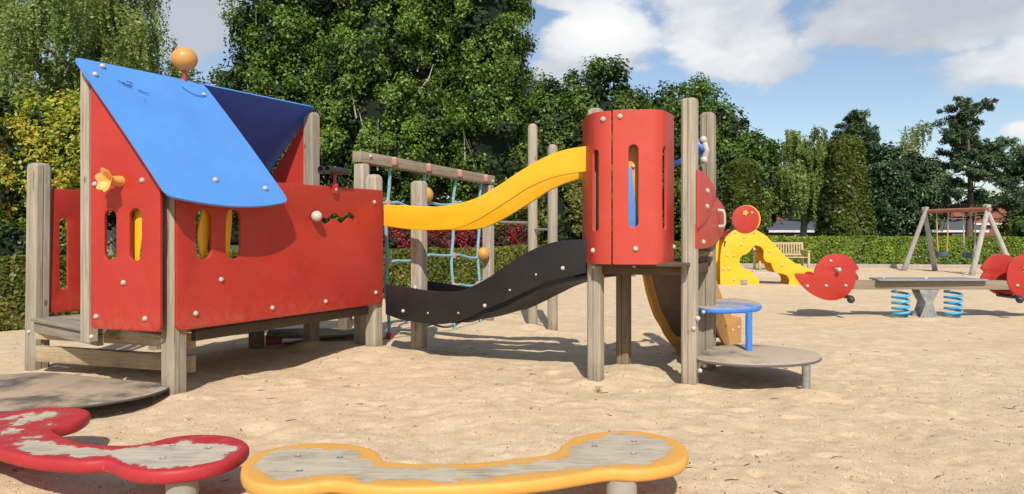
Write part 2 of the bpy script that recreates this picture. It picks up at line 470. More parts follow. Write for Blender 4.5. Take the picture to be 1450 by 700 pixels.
# ================================================================== PLAY HOUSE
house = thing('playhouse', 'red playhouse on timber posts with a sloping bright blue roof', 'playhouse', (-2.9, 6.6, 0))
hp = .15
Cc = Vector((-2.677, 5.596, 0)); Dc = Vector((-1.504, 7.689, 0)); Ac = Vector((-4.56, 6.78, 0)); Pc = Vector((-2.25, 7.93, 0)); Bc = Vector((-3.44, 5.75, 0))
R0 = Vector((-3.48, 5.60, 2.72)); R2d = U
BL = Vector((-2.562, 5.25, 1.602))
slope = (BL-R0)                                  # from ridge to eave along the skewed edge
Rn = U.cross(slope).normalized(); Rn = Rn if Rn.z > 0 else -Rn
def roofz(x, y): return R0.z-((x-R0.x)*Rn.x+(y-R0.y)*Rn.y)/Rn.z
post('post', Ac, -.2, 1.985, .165, house, tilt=(.012, 0), domed=.04)
post('post', Cc, -.2, roofz(Cc.x+.07, Cc.y)-.05, hp, house)
post('post', Dc, -.2, 1.945, hp, house, domed=.045)
post('post', Pc, -.2, 2.665, .145, house, domed=.05)
post('post', (-2.84, 7.85), -.2, 1.7, .14, house, WOODD)
post('post', (-2.02, 8.55), -.2, 1.2, .14, house, WOODD)
post('post', (-4.0, 7.95), -.2, 1.72, .14, house)
post('post', Bc, .44, roofz(-3.44, 5.75)-.09, .105, house)
# deck
mb = MB()
dk0 = Vector((-2.60, 5.72, 0))
for i in range(17):
    s = .03+i*.135
    p = dk0+U*(s+.06)+V*.1
    mb.box((p+V*.86)+Z*.515, .128, 1.72, .03, (U, V, Z))
mb.build('deck', WOODV, house, .004)
# entrance boards between A and B
mb = MB()
e0 = Vector((-4.50, 6.60, .505)); e1 = Vector((-3.42, 5.78, .505)); ed = (e1-e0).normalized(); en = Vector((-ed.y, ed.x, 0))
en = en if en.y > 0 else -en
Lh = (e1-e0).length
for i in range(5):
    off = .05+i*.105
    mb.box((e0+e1)/2+en*off, Lh, .098, .03, (ed, en, Z))
mb.build('entrance_deck', wood('deck_edge_wood', ed), house, .005)
mb = MB(); mb.beam(e0+en*.05-Z*.07, e1+en*.05-Z*.07, .05, .09); mb.build('beam', wood('rim_wood', ed), house, .004)
BW = wood('step_beam_wood', Vector((1.78, -.65, 0)), (.48, .37, .22), (.26, .19, .11), .15)
for (za, zb, hh) in ((.19, .21, .145), (.385, .405, .12)):
    mb = MB(); mb.beam((-4.44, 6.62, za), (-2.70, 5.99, zb), .055, hh); mb.build('beam', BW, house, .005)
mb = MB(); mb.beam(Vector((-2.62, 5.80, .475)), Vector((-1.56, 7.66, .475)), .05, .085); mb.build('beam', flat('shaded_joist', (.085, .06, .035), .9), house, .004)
mb = MB(); mb.beam(Vector((-2.16, 7.15, .46)), Vector((-3.0, 7.6, .46)), .06, .1); mb.build('beam', WOODV, house, .004)
mb = MB(); mb.beam(Dc+Z*.46, Vector((-2.84, 8.45, .46)), .06, .1); mb.build('beam', WOODV, house, .004)
mb = MB(); mb.beam(Cc+V*.1+Z*.46, Cc+V*.9+U*.05+Z*.46, .06, .09); mb.build('beam', WOODV, house, .004)
# long side panel
PLg = Plane((-2.6, 5.53, 0), U)
zb, zt = .556, 1.775
hol = []
for (x0, x1, y0, y1) in ((277.5, 299.5, 296, 368), (320, 341, 296, 367)):
    s0 = PLg.st(x0, 330)[0]; s1 = PLg.st(x1, 330)[0]
    cz = PLg.st((x0+x1)/2, (y0+y1)/2)[1]; hh = PLg.st((x0+x1)/2, y0)[1]-PLg.st((x0+x1)/2, y1)[1]
    hol.append(stadium((s0+s1)/2, cz, s1-s0, hh))
top, bot = [], []
w0, w1 = PLg.st(447, 310)[0], PLg.st(503, 310)[0]
zc0 = PLg.st(447, 311)[1]; zc1 = PLg.st(503, 308)[1]
for k in range(41):
    t = k/40; s = w0+(w1-w0)*t; z = zc0+(zc1-zc0)*t+.026*math.sin(t*2*PI*2.6+.4)
    ww = .028
    top.append((s, z+ww)); bot.append((s, z-ww))
hol.append(top+bot[::-1])
board('side_panel', rnd([(-.03, zb), (2.455, zb-.01), (2.455, zt), (-.03, zt)], [.06, .06, .05, .05]), hol, .03, PLg.mat(), RED, house)
bolts(PLg, [(277, 444), (313, 396), (385.5, 436), (461, 427), (530, 286.5), (532, 414.5)], house, .95)
# small gable panel
PB = Vector((-3.36, 5.625, 0)); PCc = Vector((-2.705, 5.42, 0))
PG = Plane(PB, PCc-PB)
gw = (PCc-PB).length
def roofcut(pl, s, d=.03):
    p = pl.pt(s, 0); return roofz(p.x, p.y)-d
g_s0 = PG.st(128, 460)[0]; g_s1 = PG.st(226.5, 460)[0]
hol = []
for (x0, x1, y0, y1) in ((147.5, 164.5, 297, 369), (183, 200.5, 295, 370)):
    s0 = PG.st(x0, 330)[0]; s1 = PG.st(x1, 330)[0]
    cz = PG.st((x0+x1)/2, (y0+y1)/2)[1]; hh = PG.st((x0+x1)/2, y0)[1]-PG.st((x0+x1)/2, y1)[1]
    hol.append(stadium((s0+s1)/2, cz, s1-s0, hh))
board('gable_panel', rnd([(g_s0, .56), (g_s1, .562), (g_s1, roofcut(PG, g_s1)), (g_s0, roofcut(PG, g_s0))], [.04, .05, .01, .01]), hol, .03, PG.mat(), RED, house)
bolts(PG, [(134.5, 261), (201.5, 255.5), (175, 400.5), (136.5, 448.5), (205.5, 451.5)], house, .95)
# left rear panel seen through the entrance
PR = Plane((-4.45, 6.84, 0), U)
hol = [stadium(.105, 1.11, .075, .70), stadium(.37, 1.11, .07, .70)]
board('back_panel', rnd([(-.02, .535), (.52, .535), (.52, 1.745), (-.02, 1.745)], .03), hol, .025, PR.mat(), RED, house)
# rear gable panel under the roof end
PE = Plane(Pc+U*.02+V*(.0), V)      # runs across
r2 = R0+U*2.45
zz = r2.z
board('rear_gable_panel', rnd([(.06, .60), (.85, .60), (.85, 1.66), (.06, 2.56)], .02), [], .025, PE.mat(0, 0, -.05), RED, house)
# front roof sheet: parallelogram with a bowed eave, slightly arched across
def roof_sheet(name, o, along, down, w, d, bow, parent, arch=.03, th=.018, under=None):
    a = along.normalized(); dn = down.normalized(); n = a.cross(dn).normalized()
    if n.z < 0: n = -n
    nu, nv = 24, 24
    mb = MB(); vs = []
    for side in (0, 1):
        for j in range(nv+1):
            for i in range(nu+1):
                u_, v_ = i/nu, j/nv
                # rounded corners by pulling in the outermost ring a little
                p = Vector(o)+a*(w*u_)+dn*(d*v_)
                p += dn*(bow*4*u_*(1-u_)*v_)
                p += n*(arch*4*v_*(1-v_))
                cr = 0
                for (cu_, cv_) in ((0, 0), (1, 0), (0, 1), (1, 1)):
                    du = abs(u_-cu_)*w; dv = abs(v_-cv_)*d; R = .05
                    if du < R and dv < R:
                        ex, ey = R-du, R-dv; l = math.hypot(ex, ey)
                        if l > R:
                            f = (l-R)/l
                            p += a*((1 if cu_ == 0 else -1)*ex*f)+dn*((1 if cv_ == 0 else -1)*ey*f)
                vs.append(p-n*(th*side))
    st = (nu+1)*(nv+1); fs = []
    for j in range(nv):
        for i in range(nu):
            q = j*(nu+1)+i
            fs.append((q, q+1, q+nu+2, q+nu+1)); fs.append((st+q, st+q+nu+1, st+q+nu+2, st+q+1))
    ringi = [i for i in range(nu+1)]+[(j+1)*(nu+1)-1 for j in range(1, nv+1)]+[nv*(nu+1)+i for i in range(nu-1, -1, -1)]+[j*(nu+1) for j in range(nv-1, 0, -1)]
    for k in range(len(ringi)):
        p, q = ringi[k], ringi[(k+1) % len(ringi)]
        fs.append((p, q, st+q, st+p))
    mb.add(vs, fs)
    o_ = mb.build(name, BLUE, parent, 0, 40)
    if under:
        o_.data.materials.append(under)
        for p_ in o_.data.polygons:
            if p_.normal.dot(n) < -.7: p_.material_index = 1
    return o_, n
rf, rn = roof_sheet('roof_panel', R0, U, slope, 1.185, slope.length, .085, house, .012)
PRf = Plane(R0, U, -slope)     # plane for fixtures on the front slope; normal points out
if PRf.n.z < 0: PRf.n = -PRf.n
bolts(PRf, [(142, 93), (130, 106), (282, 250), (351, 257)], house, 1.0, .012)
bolt(PRf.pt(PRf.st(279, 124)[0], PRf.st(279, 124)[1], .01), PRf.n, house, .9)
# scribbles scratched into the roof paint
for pts in ([(160, 114), (168, 118), (176, 120), (180, 116), (172, 114)], [(166, 115), (172, 120), (178, 121)], [(186, 125), (193, 128), (201, 130)], [(194, 139), (195.5, 140)]):
    mb = MB(); mb.tube([PRf.pt(*PRf.st(*p), .022) for p in pts], .003, 5)
    mb.build('pen_mark', flat('ink', (.02, .03, .12), .6), rf)
# rear roof sheet, falls away to the back; only its shaded underside shows
o2 = R0+U*1.12+Z*.0
back = Vector((-.872*1.15, .489*1.15, -1.12))
roof_sheet('roof_panel', o2, U, back, 1.50, back.length, .04, house, .02, under=BLUE_SHADE)
# ridge cap disc + ball on a rod
mb = MB()
bp = R0+U*.99
mb.tube([bp-Z*.05, bp+Z*.17], .019, 12); fin = mb.build('finial', REDROD, house)
ballp = at(261, 84, bp.y)
mb = MB(); mb.ball(ballp, .113, 16, .95); mb.build('ball', ORB, fin)
arc = []
for k in range(17):
    a = PI*k/16
    p = PRf.pt(*PRf.st(265, 117)); arc.append(p+U*(.115*math.cos(a))+slope.normalized()*(.11*math.sin(a)-.02)+Rn*.018)
mb = MB(); mb.tube(arc, .005, 6); mb.build('rim', BLUE2, fin)
# horn (flower shaped mouthpiece)
hpos = PG.pt(*PG.st(171, 257))
nrm = (PG.n*.98-PG.a*.12+Z*.02).normalized()
mb = MB()
M0 = frame_from(hpos, nrm); n = 40; prof = [(.042, -.02), (.042, .02), (.038, .05), (.036, .075), (.045, .10), (.062, .125), (.088, .142)]
def petal(r, z, k, inner=False):
    a = 2*PI*k/n; w = max(0, (z-.06)/.082)
    rr = r*(1+.09*w*math.cos(6*a)); return M0 @ Vector((rr*math.cos(a), rr*math.sin(a), z+.008*w*math.cos(6*a)))
rings = [(r, z) for r, z in prof]+[(.080, .140), (.056, .122), (.036, .098), (.026, .07)]
k0 = []
for r, z in rings: k0.append([petal(r, z, k) for k in range(n)])
vs = [p for rg in k0 for p in rg]; m_ = len(rings)
fs = [(i*n+j, i*n+(j+1) % n, (i+1)*n+(j+1) % n, (i+1)*n+j) for i in range(m_-1) for j in range(n)]
fs.append(tuple((m_-1)*n+j for j in range(n))); fs.append(tuple(range(n-1, -1, -1)))
mb.add(vs, fs); mb.build('horn', HORN, house, ang=60)
# yellow figure-of-eight boards inside, seen through the slots
def waist(name, pl, cx, z0, z1, w, parent):
    Lp, Rp = [], []
    for k in range(31):
        t = k/30; z = z0+(z1-z0)*t
        ww = w*(.45+.55*abs(math.cos(PI*(z-1.33)/.40)))
        sh = .02*math.sin(t*2*PI*1.2)
        Lp.append((cx-ww/2+sh, z)); Rp.append((cx+ww/2+sh, z))
    board(name, Lp+Rp[::-1], [], .02, pl.mat(0, 0, -.07), YEL, parent)
def behind(pl, d):
    return Plane(pl.pt(0, 0, -d), pl.a, pl.b)
PG7, PL7 = behind(PG, .07), behind(PLg, .07)
waist('yellow_spindle', PG, PG7.st(195, 340)[0], .60, 1.60, .115, house)
waist('yellow_spindle', PG, PG7.st(166, 340)[0], .60, 1.22, .05, house)
waist('yellow_spindle', PLg, PL7.st(291, 330)[0], .60, 1.60, .11, house)
waist('yellow_spindle', PLg, PL7.st(325, 330)[0], .60, 1.60, .07, house)
# ball knob on the maze slot, binoculars on the rail
kp = PLg.pt(*PLg.st(443, 306.5), .04)
mb = MB(); mb.tube([kp-PLg.n*.06, kp], .014, 10); kb = mb.build('maze_knob', STEEL, house)
mb = MB(); mb.ball(kp+PLg.n*.01, .052, 12, 1); mb.build('ball', WHITE, kb)
bpz = PLg.pt(PLg.st(472, 262)[0], 0, .02); bz = 1.93
mb = MB(); mb.tube([bpz+Z*1.76, bpz+Z*1.92], .016, 10); mb.box(bpz+Z*1.755-PLg.n*.005, .055, .05, .10, (U, V, Z)); st_ = mb.build('binocular_mount', REDROD, house, .003)
mb = MB()
for s_ in (-1, 1):
    c_ = bpz+Z*bz+V*(.043*s_); ax_ = (U*.92+V*.2).normalized(); ax_ = U
    mb.lathe([(.030, -.15), (.033, -.14), (.030, -.05), (.036, -.04), (.036, .03), (.030, .04), (.038, .11), (.042, .13), (.042, .15), (.034, .151), (.030, .12)], frame_from(c_, ax_*-1), 16)
mb.box(bpz+Z*(bz), .07, .09, .03, (U, V, Z))
mb.build('binoculars', DARKP, house, 0)
bolt(PLg.pt(*PLg.st(472, 269), .03), PLg.n, house, .8)
bolt(bpz+Z*1.955, Z, house, .8)
# post bolts
for (px, py, c_) in ((41, 470, Ac), (230, 481.5, Cc), (130, 477, Bc), (518, 437, Dc)):
    q = Plane(Vector((c_.x, c_.y, 0))-U*((.0825 if c_ is Ac else .0525 if c_ is Bc else .075)), -V)
    a, b = q.st(px, py); bolt(q.pt(a, b), q.n, house, .9)
# underside play bench with red boards
mb = MB(); pp = [onz(376, 478, .14), onz(440, 478, .14), onz(510, 474, .14), onz(515, 466, .14), onz(440, 466, .14), onz(380, 468, .14)]
k = len(pp)
mb.add([p+Z*.012 for p in pp]+[p-Z*.014 for p in pp], [tuple(range(k)), tuple(range(2*k-1, k-1, -1))]+[(i, (i+1) % k, k+(i+1) % k, k+i) for i in range(k)])
mb.build('under_bench', PLATE, house, .004)
for px in (385, 498):
    q = Plane(at(px-9, 480, 8.15)*1, Vector((1, .25, 0))); q.o.z = 0
    board('bench_side_panel', rnd([(0, -.15), (.2, -.15), (.17, .0), (.2, .14), (0, .14)], .02), [], .025, q.mat(), RED, house)
q = Plane((at(388, 470, 9.1).x, 9.1, 0), Vector((1, .1, 0)))
board('low_back_panel', rnd([(0, .12), (.52, .12), (.52, .5), (0, .5)], .02), [], .025, q.mat(), RED, house)

# -------- corner step plate in front of the house
step = thing('step_plate', 'dark sand-dusted corner step plate at the foot of the playhouse', 'step', (-3.6, 5.4, 0))
pl_out = [(238, 549), (205, 560), (155, 569), (95, 576), (30, 580.5), (-60, 582), (-190, 577), (-240, 563), (-170, 545), (-70, 535), (20, 529), (60, 527), (120, 532), (180, 538), (232, 543)]
def flatboard(name, px_out, z, th, mat, parent, m=5, bevel=.008):
    P2 = [onz(x, y, z) for x, y in px_out]
    o2d = crom([(p.x, p.y) for p in P2], m) if m > 1 else [(p.x, p.y) for p in P2]
    return board(name, o2d, [], th, Matrix.Translation((0, 0, z)), mat, parent, bevel)
flatboard('plate', pl_out, .125, .022, PLATE, step)
sp = onz(224, 569, .0); mb = MB(); mb.box(Vector((sp.x-.02, sp.y+.06, .03)), .11, .13, .16, (U, V, Z)); mb.build('leg', WOOD, step, .008)
mb = MB(); mb.box(Vector((-4.0, 5.75, .03)), .11, .11, .16, (U, V, Z)); mb.build('leg', WOODD, step, .006)
bolt(Vector((sp.x-.03, sp.y+.0, .055)), -U, step, .9)

# ================================================================== NET FRAME
net = thing('climbing_net', 'timber frame with a blue rope climbing net between playhouse and poles', 'climbing net', (-1, 9, 0))
n0 = Vector((-1.70, 7.98, 0)); n1 = Vector((-.345, 10.25, 0)); nd = (n1-n0).normalized(); nn = Vector((-nd.y, nd.x, 0))
ztl, ztr = 2.20, 2.10
post('post', n0, -.2, ztl-.1, .14, net, ax=(nd, nn))
post('post', n1, -.2, ztr-.1, .14, net, ax=(nd, nn))
mb = MB(); mb.beam(n0-nd*.08+Z*(ztl-.035), n1+nd*.08+Z*(ztr-.035), .135, .125); mb.build('top_beam', WOODX, net, .012)
PN = Plane(n0, nd)
bolts(PN, [(518, 222), (692, 257)], net, .9, .07)
ts = [.18, .43, .688, .93]
for i, t in enumerate(ts):
    p0 = n0+(n1-n0)*t; zt_ = ztl+(ztr-ztl)*t-.10
    pts = []
    for k in range(19):
        z = zt_*(1-k/18)-.02*(k/18); pts.append(p0+Z*z+nd*(.018*math.sin(k*.9+i))+nn*(.05*math.sin(k/18*PI)))
    mb = MB(); mb.tube(pts, .020, 8); mb.build('upright_rope', ROPE, net)
    c = p0+Z*(zt_+.075)-nn*.075
    mb = MB(); mb.lathe([(.036, -.05), (.042, -.04), (.042, .03), (.03, .045), (.012, .05)], Matrix.Translation(c), 14); mb.build('rope_clamp', PINK, net)
for j, (zh, sag) in enumerate(((1.70, .05), (1.0, .03), (.62, .04), (.12, .05))):
    pts = []
    for k in range(41):
        t = k/40*.985+.01
        z = zh+(.03*math.cos(t*9+j))-sag*abs(math.sin(t*4*PI))+(0.0 if j else .0)
        pts.append(n0+(n1-n0)*t+Z*z+nn*(.05*math.sin(PI*min(1, max(0, 1-z/2.1)))))
    mb = MB(); mb.tube(pts, .019 if j < 3 else .013, 8); mb.build('cross_rope', ROPE if j < 3 else BROPE, net)
    for i, t in enumerate(ts):
        if (j == 1 and i == 3) or (j == 0 and i == 3) or (j == 3 and i > 0): continue
        k = min(range(41), key=lambda k: abs(k/40*.985+.01-t)); c = pts[k]
        mb = MB(); mb.lathe([(.015, -.04), (.037, -.036), (.043, 0), (.037, .036), (.015, .04)], Matrix.Translation(c), 14)
        mb.build('rope_connector', PINK if j < 3 else REDROD, net)
mb = MB(); a_, b_ = PN.st(605, 276); mb.ball(PN.pt(a_, b_, -.03), .105, 12); mb.build('ball', YEL2, net)
mb = MB(); a_, b_ = PN.st(683, 359); mb.ball(PN.pt(a_, b_, .02), .088, 12); mb.build('ball', YEL2, net)

# ladder poles
pol = thing('climbing_bars', 'pair of tall round timber poles joined by thin rungs behind the yellow slide board', 'climbing bars', (.4, 9.5, 0))
pA = Vector((.285, 9.75, 0)); pB = Vector((.535, 9.3, 0)); pC = n1
for p, zt_ in ((pA, 2.80), (pB, 2.46)):
    mb = MB(); mb.lathe([(.068, -.2), (.067, .5), (.066, zt_-.05), (.055, zt_-.015), (.03, zt_), (.002, zt_+.002)], Matrix.Translation(p), 20); mb.build('pole', WOOD, pol)
    mb = MB(); mb.lathe([(.05, 0), (.045, .012), (.02, .02), (.002, .021)], Matrix.Translation(p+Z*(zt_-.012)), 16); mb.build('cap', PINK, pol)
for z in (1.35, 1.05, .75, .42):
    mb = MB(); mb.tube([pA+Z*z, pB+Z*z], .017, 10); mb.build('rung', STEEL, pol)
mb = MB(); mb.tube([pC+Z*1.46+Vector((.06, 0, 0)), pA+Z*1.44], .017, 10); mb.build('rung', STEEL, pol)

# ================================================================== WAVY BRIDGE
br = thing('wavy_bridge', 'wavy crawl bridge with black side boards and yellow handrail boards', 'play bridge', (-.4, 7.0, 0))
G0 = Vector((-1.385, 7.60, 0)); G1 = Vector((.645, 6.22, 0))
PBr = Plane(G0, G1-G0)
ytop = [(543, 290), (575, 291), (610, 293), (645, 289), (675, 280), (705, 263), (735, 243), (770, 223), (800, 212), (829, 207)]
ybot = [(543, 320), (580, 325), (620, 326), (650, 322.5), (680, 309), (720, 284), (750, 265), (785, 251), (829, 243)]
btop = [(545.5, 402.5), (570, 406), (606, 412), (642, 413), (662, 408), (690, 394), (719, 374), (750, 355.5), (780, 344), (806, 340), (829, 339)]
bbot = [(545.5, 445), (570, 453.5), (606, 458.8), (632, 458.8), (657, 452), (688, 438), (715, 427), (745, 413), (780, 398), (829, 387)]
def prof(pl, a, b):
    A = crom([pl.st(*p) for p in a], 6, False); B = crom([pl.st(*p) for p in b], 6, False)
    return B+A[::-1]
YO = prof(PBr, ytop, ybot); BO = prof(PBr, btop, bbot)
board('handrail_board', YO, [], .03, PBr.mat(), YEL, br, .006)
board('side_board', BO, [], .035, PBr.mat(), BLK, br, .006)
board('handrail_board', YO, [], .03, PBr.mat(0, 0, -.40), YEL, br, .006)
board('side_board', BO, [], .035, PBr.mat(0, 0, -.62), BLK, br, .006)
# floor slab between the side boards, hanging a little below the far half
bc = crom([PBr.st(*p) for p in bbot], 6, False)
mb = MB(); vs = []; n = len(bc)
for i, (s, z) in enumerate(bc):
    t = i/(n-1); dz = .05-.10*max(0, min(1, (t-.3)/.3))*(1-.35*max(0, (t-.6)/.4))
    for c_, w_ in ((-.04, 0), (-.60, 0), (-.60, -.035), (-.04, -.035)): vs.append(PBr.pt(s, z+dz+w_, c_))
fs = []
for i in range(n-1):
    for j in range(4): fs.append((i*4+j, i*4+(j+1) % 4, (i+1)*4+(j+1) % 4, (i+1)*4+j))
fs += [(0, 1, 2, 3), tuple((n-1)*4+j for j in (3, 2, 1, 0))]
mb.add(vs, fs); mb.build('floor', BLK, br)
post('post', (-1.03, 7.82), -.2, 1.885, .15, br, WOOD, ax=(U, V))
bolts(PBr, [(571, 440.5), (686.5, 433), (797, 380)], br, .9)
bolts(PBr, [(606, 443.5), (649, 443.5), (722, 411), (759, 389), ], br, .5)
a_, b_ = PBr.st(588, 407); bolt(PBr.pt(a_, b_, 0), PBr.n, br, .95)

# ================================================================== TOWER
tw = thing('play_tower', 'round red lookout tower on four timber posts with slotted curved panels', 'play tower', (1.3, 6.4, 0))
T1 = Vector((.735, 6.20, 0)); T2 = Vector((1.515, 6.02, 0)); T3 = Vector((1.085, 6.86, 0)); T4 = Vector((1.865, 6.72, 0))
ts_ = .125
post('post', T1, -.2, 2.41, ts_, tw); post('post', T2, -.2, 2.465, ts_, tw, domed=.02)
post('post', T3, -.2, 1.95, ts_, tw, WOODD); post('post', T4, -.2, 2.46, ts_+.005, tw)
td = (T2-T1).normalized(); tn = Vector((-td.y, td.x, 0))
mb = MB()
for i in range(8):
    mb.box(T1+(T2-T1)*.5+tn*(-.13+i*.118)+U*.02*i+Z*1.055, .80, .118, .03, (td, tn, Z))
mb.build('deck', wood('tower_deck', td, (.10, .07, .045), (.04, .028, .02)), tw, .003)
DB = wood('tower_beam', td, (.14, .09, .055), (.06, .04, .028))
for (p, q) in ((T1, T2), (T3, T4), (T1+U*.1, T3), (T2+U*.05, T4)):
    mb = MB(); mb.beam(Vector((p.x, p.y, 1.0)), Vector((q.x, q.y, 1.0)), .05, .085); mb.build('beam', DB, tw, .004)
# curved panels: cut flat, then bent round the plan polyline
plan = crom([(.645, 6.50), (.648, 6.32), (.662, 6.14), (.70, 6.01), (.77, 5.945), (.86, 5.915), (1.00, 5.893), (1.12, 5.885), (1.20, 5.886), (1.265, 5.92), (1.325, 6.01), (1.385, 6.13), (1.43, 6.22)], 8, False)
cum = [0]
for i in range(1, len(plan)): cum.append(cum[-1]+math.dist(plan[i], plan[i-1]))
def onplan(s):
    s = min(max(s, 0), cum[-1]-1e-6); i = max(1, int(np.searchsorted(cum, s, side='right'))); i = min(i, len(cum)-1)
    t = (s-cum[i-1])/(cum[i]-cum[i-1]); p = Vector(plan[i-1])*(1-t)+Vector(plan[i])*t
    d = Vector(plan[min(i+1, len(plan)-1)])-Vector(plan[max(i-2, 0)]); d.normalize()
    return p, Vector((d.y, -d.x))
def s_at_px(px):
    best = min(range(2000), key=lambda k: abs((lambda p: 725+1000*p.x/p.y)(onplan(cum[-1]*k/2000)[0])-px) + (0 if cum[-1]*k/2000 > .33 else .0))
    return cum[-1]*best/2000
def curved(name, s0, s1, z0, z1, holes, mat, parent):
    me = board_mesh(rnd([(s0, z0), (s1, z0), (s1, z1), (s0, z1)], .015, 4), holes, .022, .004)
    bm = bmesh.new(); bm.from_mesh(me)
    s = s0+.012
    while s < s1:
        bmesh.ops.bisect_plane(bm, geom=bm.verts[:]+bm.edges[:]+bm.faces[:], plane_co=(s, 0, 0), plane_no=(1, 0, 0), dist=1e-5); s += .022
    for v in bm.verts:
        p, nn_ = onplan(v.co.x)
        v.co = Vector((p.x+nn_.x*v.co.z, p.y+nn_.y*v.co.z, v.co.y))
    bmesh.ops.recalc_face_normals(bm, faces=bm.faces)
    bm.to_mesh(me); bm.free(); smooth(me, 40); me.materials.clear(); me.materials.append(mat)
    return finish(bpy.data.objects.new(name, me), parent)
sA0 = s_at_px(829)*0+.30; sgap = s_at_px(866.5); s843a, s843b = s_at_px(839.5), s_at_px(847)
s890a, s890b = s_at_px(890), s_at_px(904)
zt0, zb0 = 2.345, 1.055
def hz(py, Y): return H+(325-py)/1000*Y
curved('curved_panel', .02, sgap-.005, zb0, zt0, [stadium((s843a+s843b)/2, (hz(213, 6)+hz(327, 6))/2, .075, hz(211, 6)-hz(327, 6))], REDF, tw)
s940 = s_at_px(939)
curved('curved_panel', sgap+.005, cum[-1]-.01, zb0, zt0+.005,
       [stadium((s890a+s890b)/2, (hz(205, 5.9)+hz(322, 5.9))/2, s890b-s890a, hz(205, 5.9)-hz(322, 5.9)),
        stadium(s940+.03, (hz(208, 6)+hz(326, 6))/2, .075, hz(208, 6)-hz(326, 6))], REDF, tw)
def cb(px, py, s=1.05):
    ss = s_at_px(px); p, n_ = onplan(ss); bolt(Vector((p.x, p.y, hz(py, p.y))), Vector((n_.x, n_.y, 0)), tw, s)
for b_ in ((854, 169), (878, 165), (840, 355), (900, 352.5), (954, 350)): cb(*b_)
for (px, py) in ((898, 376), (941, 374)):
    bolt(Vector(((px-725)/1000*6.05, 6.05, hz(py, 6.05))), (0, -1, 0), tw, .9)
q = Plane(T2-U*(ts_/2), -V)
for (px, py) in ((969, 376), (990, 466)): 
    a, b = q.st(px, py); bolt(q.pt(max(-.05, min(.05, a)), b), q.n, tw, .9)
q = Plane(T1-U*(ts_/2), -V); a, b = q.st(841, 378); bolt(q.pt(a, b), q.n, tw, .8)
# interior boards at the back of the tower (yellow with a blue wedge)
q = Plane((0, 6.02, 0), (1, 0, 0))
board('inner_board', rnd([q.st(884, 326), q.st(908, 326), q.st(908, 200), q.st(884, 200)], .01), [], .02, q.mat(), YEL2, tw)
board('inner_wedge', [q.st(886, 324), q.st(903, 324), q.st(894, 238), q.st(887, 238)], [], .015, q.mat(0, 0, .018), BLUE, tw)
bolts(q, [(896.5, 211), (896.5, 236)], tw, .8, .004)
# blue rail and bracket at the far right post
mb = MB(); mb.tube([at(944, 236, 6.5), at(1000, 216, 6.55)], .028, 12); mb.build('blue_rail', BLUE, tw)
mb = MB(); p = at(998, 212, 6.52); mb.tube([at(986, 203, 6.5), at(1000, 214, 6.45)], [.045, .03], 14); mb.build('telescope', BLUE2, tw)
mb = MB(); mb.tube([at(996, 199, 6.46), at(1001, 213, 6.42), at(997, 226, 6.46)], [.03, .022, .03], 12); mb.ball(at(996, 198, 6.44), .034, 10); mb.ball(at(997, 227, 6.44), .034, 10); mb.build('bracket', WHITE, tw)
# fish-head entrance boards on the right side
PT = Plane(T2+V*(-.075), U)
o1 = crom([(987, 240.5), (997, 246), (1007, 259), (1012, 277), (1008, 293), (1001, 309), (987, 323)], 6, False)
o2_ = crom([(1004, 276), (1012, 277.5), (1023, 287), (1030, 304), (1027.5, 326), (1017.5, 343), (1002, 352), (987, 352)], 6, False)+[(987, 318), (998, 300)]
board('side_board', [PT.st(*p) for p in o2_], [], .022, PT.mat(0, 0, -.01), REDF, tw)
board('side_board', [PT.st(*p) for p in o1], [], .022, PT.mat(0, 0, .014), REDF, tw)
bolts(PT, [(999, 270.5), (998.5, 292.5)], tw, 1.05, .014); bolts(PT, [(997, 343)], tw, 1.05, -.01)
h0 = PT.pt(*PT.st(1017, 298), 0); h1 = PT.pt(*PT.st(1018, 321), 0)
mb = MB(); mb.tube([h0, h0+PT.n*.045-Z*.005, h0+PT.n*.055-Z*.03, h1+PT.n*.055+Z*.03, h1+PT.n*.045+Z*.005, h1], [.017, .015, .012, .012, .015, .017], 12); mb.build('grab_handle', WHITE, tw, ang=60)
# boarded side below the deck by the far right post
mb = MB()
q = Plane(T4-U*.075-V*.02, -V)
for (x0, x1, y0, y1, dpt) in ((988, 1000, 378, 530, .02), (1000.5, 1011, 378, 530, .03)):
    a0, b0 = q.st(x0, y1); a1, b1 = q.st(x1, y0)
    mb.box(q.pt((a0+a1)/2, (b0+b1)/2-.05, dpt), a1-a0, .022, b1-b0+.1, (q.a, q.n, q.b))
mb.build('side_planks', WOOD, tw, .003)
a0, b0 = q.st(986, 362); a1, _ = q.st(1012, 362)
mb = MB(); mb.box(q.pt((a0+a1)/2, b0+.02, .06), a1-a0, .10, .045, (q.a, q.n, q.b)); mb.build('ledge', WOODV, tw, .004)
bolt(q.pt(*q.st(996, 376), .045), q.n, tw, .8)

